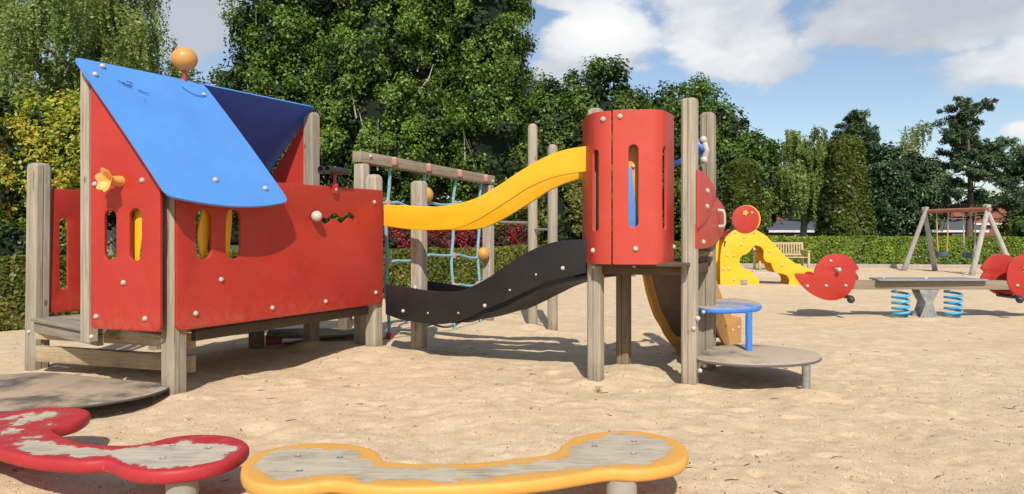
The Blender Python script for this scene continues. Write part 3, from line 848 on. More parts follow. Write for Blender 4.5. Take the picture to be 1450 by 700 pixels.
# slide
sl = thing('slide', 'steep brown slide with ochre side boards behind the red tower', 'slide', (2.2, 7.6, 0))
pf = [(0, .92), (.11, .73), (.22, .60), (.38, .45), (.55, .35), (.71, .23), (.93, .11), (1.07, .04), (1.25, -.03), (1.78, -.03), (1.80, .31), (1.55, .34), (1.30, .38), (1.04, .49), (.70, .70), (.40, .96), (.2, 1.16), (0, 1.32)]
pfr = rnd(pf, .04, 4)
for o_ in ((1.29, 6.86, 0), (1.84, 6.80, 0)):
    q = Plane(o_, U); sb = board('side_board', pfr, [], .03, q.mat(), YEL2, sl)
bed = crom([(-.02, 1.07), (.1, 1.0), (.25, .80), (.45, .57), (.65, .42), (.85, .29), (1.05, .2), (1.3, .15), (1.7, .13)], 5, False)
q0, q1 = Vector((1.28, 6.86, 0)), Vector((1.83, 6.80, 0)); mb = MB(); vs = []
for (s, z) in bed:
    for k, dz in ((0, 0), (1, 0), (1, -.02), (0, -.02)):
        b_ = (q0 if k == 0 else q1)+(q1-q0)*(.04 if k == 0 else -.04); vs.append(b_+U*s+Z*(z+dz))
n = len(bed)
fs = [(i*4+j, i*4+(j+1) % 4, (i+1)*4+(j+1) % 4, (i+1)*4+j) for i in range(n-1) for j in range(4)]
fs += [(0, 1, 2, 3), tuple((n-1)*4+j for j in (3, 2, 1, 0))]
mb.add(vs, fs); mb.build('slide_bed', SLIDE, sl)
q = Plane((1.84, 6.80, 0), U); bolts(q, [(1028, 462), (1037.5, 467.5), (1046, 463.5)], sl, .75)

# stepping discs
ds = thing('step_disc', 'low grey sand-covered oval step on a steel leg beside the tower', 'step', (2.1, 6.1, 0))
P3 = lambda L_: [(860+x/2.917, 340+y/2.917) for x, y in L_]
lo = P3([(368, 488), (385, 470), (410, 452), (460, 436), (560, 430), (680, 436), (790, 448), (860, 463), (887, 480), (868, 496), (800, 508), (700, 514), (600, 514), (500, 508), (420, 500)])
flatboard('disc', lo, .255, .028, DISC, ds, 5, .01)
p = onz(1143, 558, 0); mb = MB(); mb.tube([(p.x, p.y+.02, -.2), (p.x, p.y+.02, .23)], .034, 16); mb.build('leg', STEEL, ds)
bolt(Vector((1.63, 5.98, .20)), (-.2, -1, 0), ds, .9); bolt(Vector((1.585, 5.95, .16)), (-.2, -1, 0), ds, .9)
db = thing('blue_step', 'round blue-rimmed step on a blue pole above the grey oval step', 'step', (2.14, 6.4, .25))
up = P3([(363, 272), (370, 262), (400, 252), (450, 245), (520, 240), (590, 246), (632, 259), (637, 267), (620, 275), (560, 281), (480, 283), (410, 281)])
flatboard('disc', up, .632, .05, DISCB, db, 5, .018)
mb = MB(); mb.tube([(2.14, 6.38, .256), (2.14, 6.38, .60)], .03, 16); mb.build('pole', BLUE2, db)
bolt(at(988, 451, 5.95), (-.2, -1, 0), db, 1.0)
bolt(at(996, 442, 6.2), (-.2, -1, 0), db, .8)

# ================================================================== FOREGROUND BONE SEATS
def worn(name, paintcol, woodcol=(.42, .36, .26)):
    m, nt, b = newmat(name); co = objco(nt)
    w = N(nt, 'ShaderNodeAttribute', attribute_name='wear')
    n1 = nz(nt, 7, 8, .68, co); n2 = nz(nt, 45, 5, .7, co)
    s1 = N(nt, 'ShaderNodeMath', operation='MULTIPLY_ADD'); L(nt, n1, s1.inputs[0]); s1.inputs[1].default_value = .8; L(nt, w.outputs['Fac'], s1.inputs[2])
    s2 = N(nt, 'ShaderNodeMath', operation='MULTIPLY_ADD'); L(nt, n2, s2.inputs[0]); s2.inputs[1].default_value = .10; L(nt, s1.outputs[0], s2.inputs[2])
    f0 = mrange(nt, s2.outputs[0], .925, .962)
    f = mrange(nt, f0, .15, .85)
    part_ = N(nt, 'ShaderNodeMath', operation='MULTIPLY'); L(nt, mrange(nt, s2.outputs[0], .84, .93), part_.inputs[0]); L(nt, mrange(nt, nz(nt, 60, 5, .8, objco(nt, (1, 2.5, 1))), .5, .62, 0, .7), part_.inputs[1])
    mx_ = N(nt, 'ShaderNodeMath', operation='MAXIMUM'); L(nt, f, mx_.inputs[0]); L(nt, part_.outputs[0], mx_.inputs[1]); f = mx_.outputs[0]
    gr = nz(nt, 1, 5, .6, objco(nt, (4, 38, 10), (0, 0, .15)), 1.4)
    wc = ramp(nt, gr, [(.3, tuple(x*.5 for x in woodcol)), (.48, tuple(x*.9 for x in woodcol)), (.62, tuple(x*1.12 for x in woodcol)), (.8, tuple(x*1.3 for x in woodcol))])
    wc = mix(nt, mrange(nt, nz(nt, 5, 5, .6, co), .4, .65, 0, .55), wc, (.54, .47, .35))
    wc = mix(nt, mrange(nt, nz(nt, 90, 3, .7, co), .62, .72, 0, .6), wc, (.25, .19, .12))
    pc = mix(nt, mrange(nt, n1, .3, .7), tuple(x*.88 for x in paintcol), paintcol)
    pc = mix(nt, mrange(nt, nz(nt, 22, 7, .75, co), .60, .72, 0, .35), pc, tuple(min(1, x*.5+.22) for x in paintcol))
    c = mix(nt, f, pc, wc)
    # thin pale primer line where the paint breaks
    L(nt, c, b.inputs['Base Color'])
    L(nt, mrange(nt, f, 0, 1, .52, .9), b.inputs['Roughness']); b.inputs['Specular IOR Level'].default_value = .32
    inv = mrange(nt, f, 0, 1, 1, 0)
    bump(nt, b, inv, .5, .004)
    return m
def bone(name, label, px_out, z, r, wearf, mat, legs, caps):
    hv_ = r; r = r*.62
    t = thing(name, label, 'play seat', (*onz(*legs[0], z).xy, 0))
    P2 = crom([tuple(onz(x, y, z).xy) for x, y in px_out], 9)
    P2 = np.array(P2)
    # resample evenly
    seg = np.linalg.norm(np.roll(P2, -1, 0)-P2, axis=1); cs = np.concatenate([[0], np.cumsum(seg)])
    n = int(cs[-1]/.018); q = np.linspace(0, cs[-1], n, endpoint=False)
    C2 = np.vstack([P2, P2[:1]])
    P2 = np.stack([np.interp(q, cs, C2[:, 0]), np.interp(q, cs, C2[:, 1])], 1)
    d = np.roll(P2, -2, 0)-np.roll(P2, 2, 0); d /= np.linalg.norm(d, axis=1)[:, None]
    nr = np.stack([d[:, 1], -d[:, 0]], 1)
    area = .5*np.sum(P2[:, 0]*np.roll(P2[:, 1], -1)-np.roll(P2[:, 0], -1)*P2[:, 1])
    if area < 0: nr = -nr
    for _ in range(2): nr = (np.roll(nr, 1, 0)+nr*2+np.roll(nr, -1, 0)); nr /= np.linalg.norm(nr, axis=1)[:, None]
    ins = P2-nr*r
    # interior points
    g = .022; x0, y0 = P2.min(0); x1, y1 = P2.max(0)
    gx, gy = np.meshgrid(np.arange(x0, x1, g), np.arange(y0, y1, g)); G = np.stack([gx.ravel(), gy.ravel()], 1)
    def inside(G, P):
        res = np.zeros(len(G), bool); a = P; b = np.roll(P, -1, 0)
        for i in range(len(P)):
            c = ((a[i, 1] > G[:, 1]) != (b[i, 1] > G[:, 1])) & (G[:, 0] < (b[i, 0]-a[i, 0])*(G[:, 1]-a[i, 1])/(b[i, 1]-a[i, 1]+1e-12)+a[i, 0])
            res ^= c
        return res
    G = G[inside(G, ins)]
    def dist(G): 
        return np.min(np.linalg.norm(G[:, None, :]-P2[None, ::2, :], axis=2), axis=1)
    G = G[dist(G) > r+.014]
    allv = [Vector(p) for p in ins]+[Vector(p) for p in G]
    ed = [(i, (i+1) % n) for i in range(n)]
    res = delaunay_2d_cdt(allv, ed, [], 1, 1e-6)
    vv = np.array([tuple(v) for v in res[0]]); ff = res[2]
    om = res[3]
    mb_v = [(x, y, z) for x, y in vv]; mb_f = [tuple(f) for f in ff]
    mp = {}
    for i, orig in enumerate(om):
        for o_ in orig:
            if o_ < n: mp[o_] = i
    ring = [mp[i] for i in range(n)]
    K = 10; prev = ring
    for k in range(1, K+1):
        th = PI*k/K; off = -r+r*math.sin(th)**.8; zz = z-hv_+hv_*math.cos(th)
        cur = []
        for i in range(n):
            p = P2[i]+nr[i]*off; cur.append(len(mb_v)); mb_v.append((p[0], p[1], zz))
        for i in range(n):
            j = (i+1) % n; mb_f.append((prev[i], cur[i], cur[j], prev[j]))
        prev = cur
    mb_f.append(tuple(prev[::-1]))
    me = bpy.data.meshes.new(name); me.from_pydata(mb_v, [], mb_f); me.update()
    bm = bmesh.new(); bm.from_mesh(me); bmesh.ops.recalc_face_normals(bm, faces=bm.faces); bm.to_mesh(me); bm.free()
    A = np.array(mb_v); dd = dist(A[:, :2]); dd[len(vv):] = 0; 
    px = 725+1000*A[:, 0]/A[:, 1]; py = 325-1000*(A[:, 2]-H)/A[:, 1]
    w = wearf(dd, A[:, 0], A[:, 1], px, py); w[len(vv):] = -.2
    at_ = me.attributes.new('wear', 'FLOAT', 'POINT'); at_.data.foreach_set('value', w.astype(np.float32))
    smooth(me, 50); me.materials.append(mat)
    seat = finish(bpy.data.objects.new('seat', me), t)
    for (lx, ly) in legs:
        p = onz(lx, ly, z-.1); mb = MB(); mb.lathe([(.075, -.2), (.072, z-2*hv_+.001)], Matrix.Translation((p.x, p.y, 0)), 20); mb.build('leg', flat('concrete_leg', (.34, .30, .25), .9), t)
    for (lx, ly) in caps:
        p = onz(lx, ly, z); mb = MB(); mb.lathe([(.017, -.004), (.017, .0015), (.012, .0035), (.011, .001), (.002, .001)], Matrix.Translation(p), 14); mb.build('screw', STEEL, t)
    return t
yo = [(320+x/2.071, 500+y/2.071) for x, y in [(42, 340), (55, 312), (100, 288), (190, 268), (290, 262), (380, 268), (440, 285), (458, 303), (470, 316), (540, 322), (620, 325), (700, 322), (780, 316), (850, 308), (930, 298), (970, 285), (985, 266), (1030, 243), (1110, 229), (1200, 227), (1290, 243), (1345, 268), (1357, 295), (1335, 322), (1270, 338), (1200, 345), (1125, 343), (1040, 356), (950, 370), (860, 380), (760, 387), (650, 392), (560, 395), (470, 395), (390, 388), (310, 377), (240, 386), (150, 392), (90, 385), (52, 368)]]
def wy(d, x, y, px, py):
    w = .49+ (d-.078)*2.6
    w = np.minimum(w, .72)
    # bare band starts sharply behind the left notch
    return w
bone('bone_seat', 'bone-shaped yellow low seat with worn grey middle, nearest the camera', yo, .24, .029, wy, worn('worn_yellow', (.72, .37, .075)),
     [(880, 690), (430, 690)], [(421.5, 646.5), (481, 648), (424, 667), (842, 632), (898, 625), (897, 643)])
ro = [(x/3.5, 500+y/3.5) for x, y in [(-500, 330), (-560, 375), (-520, 430), (-400, 470), (-250, 440), (-110, 440), (0, 482), (120, 512), (250, 530), (400, 538), (500, 534), (545, 540), (590, 562), (690, 584), (810, 588), (950, 574), (1080, 548), (1170, 515), (1222, 480), (1236, 452), (1200, 425), (1130, 408), (1040, 401), (930, 404), (830, 418), (740, 440), (660, 453), (560, 454), (450, 447), (360, 428), (300, 402), (268, 380), (290, 368), (370, 346), (425, 320), (450, 292), (420, 274), (340, 267), (240, 267), (120, 278), (0, 296), (-150, 318), (-300, 318), (-400, 315)]]
def wr(d, x, y, px, py):
    w = .49+(d-.058)*2.8
    w = np.minimum(w, .74)
    lefts = np.clip((px-18)/30, 0, 1)          # left third keeps its paint, only chips missing
    up_ = np.clip((py-625)/10, 0, 1)
    inner = .37+.0*d
    w = np.where(d > .03, w*lefts*up_+(np.minimum(inner+d*.6, .47))*(1-lefts*up_), w*0+.2)
    return w
bone('bone_seat', 'bone-shaped red low seat with flaking paint at the lower left', ro, .24, .032, wr, worn('worn_red', (.44, .030, .036), (.44, .38, .29)),
     [(258, 686), (-60, 610)], [(244, 631.5), (295, 635), (230, 649.5)])

# ================================================================== SEESAW
ss = thing('spring_seesaw', 'long timber seesaw on two blue springs with red fish-shaped ends', 'seesaw', (6.3, 10.8, 0))
Y0 = 10.8
mb = MB(); a_ = at(1205, 404, Y0); b_ = at(1490, 404, Y0-.1); mb.beam((a_.x, Y0, .505), (b_.x, Y0-.05, .505), .16, .135); mb.build('beam', wood('seesaw_beam', Vector((1, 0, 0)), (.36, .30, .22), (.2, .16, .11)), ss, .01)
pl_ = board('top_plate', rnd([(0, 0), (1.68, 0), (1.60, .46), (.08, .46)], .05), [], .025, Matrix.Translation((at(1234, 397, Y0).x, Y0-.2, .60)), flat('grey_plate', (.26, .28, .31), .45, .1), ss)
for px, py in ((1251, 393.5), (1311, 394.5), (1366, 391)):
    p = onz(px, py, .60); bolt(Vector((p.x, p.y, .60)), Z, ss, 1.2)
for px in (1275.5, 1350):
    cx = (px-725)/1000*Y0; pts = []
    for k in range(131):
        a = 2*PI*4.6*k/130; pts.append((cx+.115*math.cos(a), Y0+.115*math.sin(a), .02+.39*k/130))
    mb = MB(); mb.tube(pts, .019, 8); mb.build('spring', paint('spring_blue', (.07, .40, .66), .35, .1), ss)
cx = (1311-725)/1000*Y0
prof2 = [(-.15, .435), (.15, .435), (.12, .36), (.055, .24), (.075, .17), (.15, -.02), (-.15, -.02), (-.075, .17), (-.055, .24), (-.12, .36)]
for dy in (-.09, .12):
    board('support', prof2, [], .02, Plane((cx, Y0+dy, 0), (1, 0, 0)).mat(), STEEL, ss)
C5 = lambda L_: [(990+x/3.152, 270+y/3.152) for x, y in L_]
headp = C5([(512, 378), (520, 345), (545, 308), (580, 288), (620, 284), (660, 297), (688, 325), (699, 362), (698, 405), (682, 445), (650, 475), (600, 491), (545, 482), (490, 452), (448, 410), (429, 380), (437, 370), (470, 372), (495, 378)])
headb = C5([(520, 378), (535, 345), (560, 308), (595, 288), (640, 284), (675, 300), (703, 330), (712, 350), (698, 362), (712, 386), (705, 410), (690, 430), (650, 460), (600, 470), (560, 460), (510, 430), (470, 395), (478, 365), (500, 362), (515, 372)])
q = Plane((0, Y0-.13, 0), (1, 0, 0)); qb = Plane((0, Y0+.16, 0), (1, 0, 0))
eye = q.st(*C5([(615, 352)])[0])
hd = crom([q.st(*p) for p in headp], 4); hb = crom([qb.st(*p) for p in headb], 4)
board('head_board', hd, [circle(eye[0], eye[1], .05, 20)], .03, q.mat(), REDS, ss)
board('head_board', hb, [], .03, qb.mat(), REDS, ss)
mirx = 2*cx/1.0
def mir(L_): return [(mirx+.02-x, z) for x, z in L_][::-1]
board('head_board', mir(hd), [circle(mirx+.02-eye[0], eye[1], .05, 20)], .03, q.mat(), REDS, ss)
board('head_board', mir(hb), [], .03, qb.mat(0, 0, -.02), REDS, ss)
for px, py in C5([(587, 314), (483, 426), (567, 425), (654, 424)]):
    a, b = q.st(px, py); bolt(q.pt(a, b), q.n, ss, 1.1); bolt(q.pt(mirx+.02-a, b), q.n, ss, 1.1)
for m_ in (0, 1):
    ex = eye[0] if not m_ else mirx+.02-eye[0]
    mb = MB(); mb.tube([(ex, Y0-.19, eye[1]), (ex, Y0+.2, eye[1])], .028, 12); mb.ball((ex, Y0-.2, eye[1]), .034, 8); mb.build('handlebar', WHITE, ss)
    fx = q.st(*C5([(665, 474)])[0]); fx = fx[0] if not m_ else mirx+.02-fx[0]; fz = .33
    mb = MB(); mb.tube([(fx, Y0-.25, fz), (fx, Y0+.25, fz)], .03, 12); mb.ball((fx-.02, Y0-.26, fz-.03), .055, 8); mb.build('foot_peg', DARKP, ss)

# ================================================================== DUCK SLIDE
dk = thing('toddler_slide', 'small yellow animal-shaped slide with a round red head', 'toddler slide', (6.3, 17.4, 0))
Yd = 17.2
q = Plane((0, Yd, 0), (1, 0, 0)); q2 = Plane((0, Yd+.6, 0), (1, 0, 0))
outl = C5([(95, 425), (94, 300), (100, 250), (120, 207), (152, 178), (200, 165), (250, 172), (298, 200), (340, 243), (380, 290), (430, 325), (500, 350), (520, 360), (512, 376), (478, 385), (455, 400), (445, 432), (396, 432), (405, 400), (392, 378), (368, 371), (342, 369), (328, 348), (322, 322), (300, 322), (286, 300), (290, 268), (272, 248), (245, 247), (235, 262), (215, 282), (188, 293), (178, 315), (187, 338), (215, 355), (248, 372), (268, 398), (270, 425)])
od = [q.st(*p) for p in outl]
od = rnd(od, .06, 4)
board('side_board', od, [], .04, q.mat(), YEL, dk, .01)
board('side_board', [(x+.04, z) for x, z in od], [], .04, q.mat(0, 0, -.62), YEL, dk, .01)
# red sliding surface along the back
curve_ = crom([q.st(*p) for p in C5([(120, 214), (152, 184), (200, 171), (250, 178), (298, 206), (338, 247), (378, 293), (428, 329), (500, 354)])], 6, False)
mb = MB(); vs = []
for (s, z) in curve_:
    for yy, dz in ((Yd+.042, .012), (Yd+.618, .012), (Yd+.618, -.03), (Yd+.042, -.03)): vs.append((s+(.02 if yy > Yd+.3 else 0), yy, z+dz))
n = len(curve_)
mb.add(vs, [(i*4+j, i*4+(j+1) % 4, (i+1)*4+(j+1) % 4, (i+1)*4+j) for i in range(n-1) for j in range(4)]+[(0, 1, 2, 3), tuple((n-1)*4+j for j in (3, 2, 1, 0))])
mb.build('slide_bed', REDS, dk)
hc = q.st(*C5([(206, 124)])[0])
hn = board('head_disc', circle(hc[0], hc[1]-.02, .335), [], .04, q.mat(0, 0, .03), REDS, dk, .01)
board('head_disc', circle(hc[0]+.05, hc[1]-.02, .345), [], .05, q.mat(0, 0, -.05), YEL, dk, .01)
bk = q.st(*C5([(203, 100)])[0]); 
fl = [(bk[0]+.055*(1+.16*math.cos(5*a))*math.cos(a), bk[1]+.06*(1+.16*math.cos(5*a))*math.sin(a)) for a in [2*PI*k/40 for k in range(40)]]
board('flower_badge', fl, [], .02, q.mat(0, 0, .052), YEL, hn)
bolts(q, C5([(160, 187), (203, 174), (245, 187), (201, 208), (188, 242), (256, 240), (124, 289), (155, 290), (107, 350), (133, 350), (155, 397), (315, 271), (368, 333)]), dk, 1.4)
bolts(q, C5([(234, 99)]), dk, 1.4, .03)
mb = MB(); mb.box(q.pt(*q.st(*C5([(200, 408)])[0]), .02), .16, .03, .1); mb.build('ground_bracket', STEEL, dk)
a, b = q.st(*C5([(112, 237)])[0]); board('hand_slot', rnd([(a-.02, b-.07), (a+.015, b-.07), (a+.045, b+.07), (a, b+.07)], .015), [], .006, q.mat(0, 0, .004), DARKP, dk, .001)

# ================================================================== BENCH
bn = thing('park_bench', 'pale slatted wooden park bench in front of the hedge', 'bench', (9.0, 23.6, 0))
bx, by, bw = 9.02, 23.4, 1.62
for s_ in (-1, 1):
    for (yy, zt_) in ((by, .60), (by+.5, .92)):
        mb = MB(); mb.beam((bx+s_*bw/2, yy, -.05), (bx+s_*bw/2, yy+(.06 if yy > by else 0), zt_), .07, .06); mb.build('leg', TEAK, bn, .006)
    mb = MB(); mb.beam((bx+s_*bw/2, by-.06, .62), (bx+s_*bw/2, by+.52, .64), .08, .04); mb.build('armrest', TEAK, bn, .006)
mb = MB()
for i in range(5): mb.box((bx, by+.02+i*.1, .42), bw, .075, .025)
mb.build('seat', TEAK, bn)
mb = MB(); mb.box((bx, by+.55, .88), bw, .04, .07); mb.box((bx, by+.51, .50), bw, .04, .06)
for i in range(17): mb.box((bx-bw/2+.09+i*(bw-.18)/16, by+.53, .69), .045, .022, .34)
mb.build('backrest', TEAK, bn)

# ================================================================== SWING
sw = thing('swing_set', 'pale A-frame swing set with rusty crossbeam and two toddler seats', 'swing set', (13.6, 22, 0))
apL = Vector((13.52, 23.1, 1.96)); apR = Vector((13.98, 20.8, 1.96))
SWOOD = wood('pale_round_pole', 'z', (.42, .40, .36), (.2, .19, .17), .1)
for ap, xs_, yy in ((apL, (12.78, 13.86), 23.1), (apR, (13.52, 14.85), 20.8)):
    for i, xx in enumerate(xs_):
        mb = MB(); mb.tube([(xx, yy, -.1), (ap.x+(.06 if i else -.06)*-.3, yy+(.07 if i else -.07), ap.z+.12)], [.085, .065], 12); mb.build('leg', SWOOD, sw)
mb = MB(); mb.tube([apL+Vector((0, .15, -.02)), apR+Vector((0, -.15, -.02))], .065, 12); mb.build('crossbeam', flat('rusty_beam', (.34, .13, .08), .7), sw)
for t in (.30, .74):
    c = apL+(apR-apL)*t; dd_ = (apR-apL).normalized()
    sz = .50
    mb = MB()
    xs2 = dd_
    for s_ in (-1, 1):
        pth = [c+xs2*(.24*s_), c+xs2*(.2*s_)-Z*(1.0), c+xs2*(.17*s_)-Z*(1.36)]
        mb.tube(pth, .02, 8)
    ch = mb.build('chains', flat('swing_rope%d' % int(t*100), (.42, .27, .12) if t < .5 else (.36, .35, .3), .8), sw)
    cc = c-Z*1.42
    mb = MB(); nseg = 20; vs = []
    for (r, z) in ((.17, .1), (.20, .1), (.20, -.03), (.13, -.07), (.001, -.07)):
        for k in range(nseg): vs.append(cc+Vector((r*math.cos(2*PI*k/nseg), r*math.sin(2*PI*k/nseg), z)))
    fs = [(i*nseg+j, i*nseg+(j+1) % nseg, (i+1)*nseg+(j+1) % nseg, (i+1)*nseg+j) for i in range(4) for j in range(nseg)]
    mb.add(vs, fs); mb.build('seat', flat('seat_rubber', (.05, .10, .13), .6), sw)

# ================================================================== VEGETATION
def leaf_quads(P, Nn, size, aspect=.6, jitter=.35, fold=0):
    n = len(P)
    Nn = Nn+rng.normal(0, jitter, (n, 3)); Nn /= np.linalg.norm(Nn, axis=1)[:, None]+1e-9
    a = rng.normal(0, 1, (n, 3)); a -= Nn*np.sum(a*Nn, 1)[:, None]; a /= np.linalg.norm(a, axis=1)[:, None]+1e-9
    b = np.cross(Nn, a)
    s = (size*rng.uniform(.65, 1.3, n))[:, None]
    v0 = P-a*s*.5; v2 = P+a*s*.5
    v1 = P+b*s*aspect*.5+a*s*.08; v3 = P-b*s*aspect*.5+a*s*.08
    co = np.stack([v0, v1, v2, v3], 1).reshape(-1, 3)
    q = np.arange(4*n).reshape(-1, 4)
    return co, q
def unit(n):
    d = rng.normal(0, 1, (n, 3)); return d/np.linalg.norm(d, axis=1)[:, None]
def clumpy(ells, nclump, nleaf, cr, flatz=1.0, rin=.72, up=.35):
    """leaf positions gathered in clumps near the skin of several ellipsoids"""
    w = np.array([e[1][0]*e[1][2]+e[1][1]*e[1][2] for e in ells]); w = w/w.sum()
    ids = rng.choice(len(ells), nclump, p=w)
    c = np.array([ells[i][0] for i in ids]); r = np.array([ells[i][1] for i in ids])
    d = unit(nclump); k = rng.uniform(rin, 1.03, nclump)[:, None]
    C = c+d*r*k
    C[:, 2] = np.maximum(C[:, 2], .3)
    per = rng.integers(0, nclump, nleaf)
    ld = unit(nleaf); rr = (rng.uniform(0, 1, nleaf)**.45)[:, None]
    crs = (cr*rng.uniform(.6, 1.35, nclump))[per][:, None]
    off = ld*rr*crs; off[:, 2] *= flatz
    P = C[per]+off
    Nn = ld*.55+d[per]*.45; Nn[:, 2] += up
    tint = np.clip(rng.normal(.5, .2, nleaf)+(rng.normal(0, .13, nclump))[per], 0, 1)
    return P, Nn, tint, C
def add_leaves(name, P, Nn, size, tint, mat, parent, aspect=.6, jitter=.4):
    P = P.copy(); P[:, 2] = np.maximum(P[:, 2], .05)
    co, q = leaf_quads(P, Nn, size, aspect, jitter)
    me = npmesh(name, co, q, mat, tint)
    return finish(bpy.data.objects.new(name, me), parent)
BARK = wood('brown_bark', 'z', (.17, .13, .09), (.06, .045, .03))
BARKL = wood('pale_bark', 'z', (.42, .38, .32), (.12, .10, .08))
CORE = flat('shaded_foliage', (.005, .009, .003), 1.0, 0, .5, 3)  # near-black solid core, stands in for the deep shade within foliage
LG_IN = leafmat('shaded_inner_leaf', [(.008, .016, .004), (.016, .032, .007), (.03, .055, .012)], .1, .8)  # darker leaf copy, shade of the inner crown put into its colours
def core(ells, k, parent, name='shade_core'):
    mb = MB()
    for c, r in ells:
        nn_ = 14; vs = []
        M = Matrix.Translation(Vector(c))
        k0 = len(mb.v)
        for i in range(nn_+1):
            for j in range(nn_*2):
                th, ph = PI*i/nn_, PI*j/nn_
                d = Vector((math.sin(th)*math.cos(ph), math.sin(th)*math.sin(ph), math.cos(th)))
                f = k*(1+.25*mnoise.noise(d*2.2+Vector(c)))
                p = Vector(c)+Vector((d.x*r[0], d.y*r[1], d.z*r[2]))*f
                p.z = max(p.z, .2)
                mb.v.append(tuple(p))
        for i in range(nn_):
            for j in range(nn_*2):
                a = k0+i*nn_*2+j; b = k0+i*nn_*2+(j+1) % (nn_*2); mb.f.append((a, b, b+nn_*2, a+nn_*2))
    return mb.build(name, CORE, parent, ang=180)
def limbs(base, h, r, targets, parent, mat=BARK, lean=(0, 0), name='trunk', start=.25):
    mb = MB(); b = Vector(base)
    def tp(t): return b+Vector((lean[0]*t*t+.15*math.sin(t*4), lean[1]*t*t, h*t))
    mb.tube([tp(k/8)-(Z*.2 if k == 0 else Z*0) for k in range(9)], [r*(1.25-1.1*k/8) for k in range(9)], 9)
    for tg in targets:
        tg = Vector(tg); t = min(.9, max(start, (tg.z-b.z-.35*(tg.xy-b.xy).length)/h)); p0 = tp(t)
        mid = p0*.5+tg*.5+Vector((0, 0, -.12*(tg-p0).length+.0))
        rr = r*(1.1-t)*.42
        mb.tube([p0, p0*.6+mid*.4+Z*.05, mid, tg], [rr, rr*.75, rr*.5, rr*.15], 6)
    return mb.build(name, mat, parent, ang=60)
def tree(label, base, h, r, ells, nclump, nleaf, cr, size, mat, cat='tree', name='tree', corek=.7, flatz=1, bark=BARK, group=None, nl=14, aspect=.6, rin=.72, up=.35, lean=(0, 0), uprights=0):
    t = thing(name, label, cat, (base[0], base[1], 0), group)
    P, Nn, tint, C = clumpy(ells, nclump, nleaf, cr, flatz, rin, up)
    add_leaves('crown', P, Nn, size, tint, mat, t, aspect)
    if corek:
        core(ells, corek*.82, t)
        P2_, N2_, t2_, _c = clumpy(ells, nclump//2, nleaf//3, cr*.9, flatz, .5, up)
        dd_ = np.array([0]); add_leaves('shaded_inner_leaves', P2_, N2_, size*1.25, t2_, LG_IN, t, .75)
    tg = [C[i] for i in rng.choice(len(C), min(nl, len(C)), replace=False)]
    limbs((*base, 0), h*.92, r, tg, t, bark, lean)
    if uprights:
        for _ in range(uprights//2):
            mb = MB()
            e = ells[rng.integers(len(ells))]; c, rr = e
            a = rng.uniform(-PI*.95, -PI*.05); k = rng.uniform(.80, .97)
            x, y = c[0]+rr[0]*k*math.cos(a), c[1]+rr[1]*k*math.sin(a)
            z0 = rng.uniform(max(.9, c[2]-rr[2]*.6), c[2]+rr[2]*.35); ln = rng.uniform(.7, 1.8)
            dx = (x-c[0])*.12
            y += .15; dx += rng.normal(0, .12)
            mb.tube([(x-dx, y, z0), (x+rng.normal(0, .05), y+.05, z0+ln*.5), (x+dx*1.2, y+.1, z0+ln)], [.026, .018, .008], 5)
            mb.build('branch', BARKL if _ % 2 else BARK, t, ang=60)
    return t
LG_OAK = leafmat('hornbeam_leaf', [(.030, .060, .006), (.070, .128, .012), (.125, .20, .022), (.25, .32, .08)])
LG_DARK = leafmat('oak_leaf', [(.030, .058, .008), (.062, .112, .014), (.105, .165, .024), (.17, .23, .05)])
LG_YEL = leafmat('yellowing_leaf', [(.06, .11, .01), (.17, .24, .02), (.30, .33, .03), (.42, .37, .04), (.48, .20, .04)])
LG_BIRCH = leafmat('birch_leaf', [(.06, .095, .018), (.13, .18, .035), (.21, .26, .06), (.33, .35, .11)])
LG_HEDGE = leafmat('hedge_leaf', [(.025, .045, .006), (.09, .12, .015), (.17, .18, .03), (.28, .22, .06)])
LG_HEDGE2 = leafmat('far_hedge_leaf', [(.04, .075, .008), (.12, .19, .015), (.21, .28, .03), (.30, .30, .05)])
LG_PINE = leafmat('pine_needle', [(.012, .030, .012), (.030, .065, .022), (.06, .10, .034), (.10, .14, .05)], .1)
LG_TOP = leafmat('topiary_leaf', [(.022, .042, .006), (.055, .088, .011), (.10, .125, .018), (.18, .15, .03)])
LG_RED = leafmat('crimson_leaf', [(.04, .004, .010), (.15, .012, .018), (.28, .025, .035), (.42, .11, .07)])

def X(px, Y): return (px-725)/1000*Y
def ZZp(py, Y): return H+(325-py)/1000*Y

# broad trees behind the play house
Yc = 20
tree('dense dark-green tree behind the playhouse roof, left of the trio', (X(375, Yc), Yc+1.5), 11, .3,
     [((X(365, Yc), Yc+1.5, 4.2), (1.55, 1.7, 3.6)), ((X(375, Yc), Yc+1.5, 8.0), (1.55, 1.7, 3.5)), ((X(440, Yc), Yc+1.8, 5.5), (1.6, 1.6, 5))],
     520, 76000, .36, .105, LG_OAK, uprights=22, corek=.66, group=None)
tree('broad dense tree filling the sky above the rope net frame', (X(520, Yc), Yc+1.2), 13, .35,
     [((X(530, Yc), Yc+1.3, 4.2), (2.1, 1.9, 3.4)), ((X(520, Yc), Yc+1.3, 7.8), (1.9, 1.9, 4.0)), ((X(590, Yc), Yc+1.6, 6.0), (1.2, 1.6, 5.0))],
     700, 105000, .36, .105, LG_OAK, uprights=30, corek=.68)
tree('dense upright tree directly behind the tall timber poles', (X(695, Yc), Yc+1.2), 12, .3,
     [((X(693, Yc), Yc+1.2, 4.2), (1.32, 1.5, 3.5)), ((X(690, Yc), Yc+1.2, 7.6), (1.22, 1.5, 4.0)), ((X(655, Yc), Yc+2.0, 6.0), (1.0, 1.4, 5.2))],
     520, 76000, .34, .105, LG_OAK, uprights=16, corek=.68)
tree('dark round tree in the gap behind the playhouse roof', (X(290, 26), 26), 5, .25, [((X(300, 26), 26, 4.0), (2.2, 2, 3.1))], 200, 16000, .5, .15, LG_DARK)

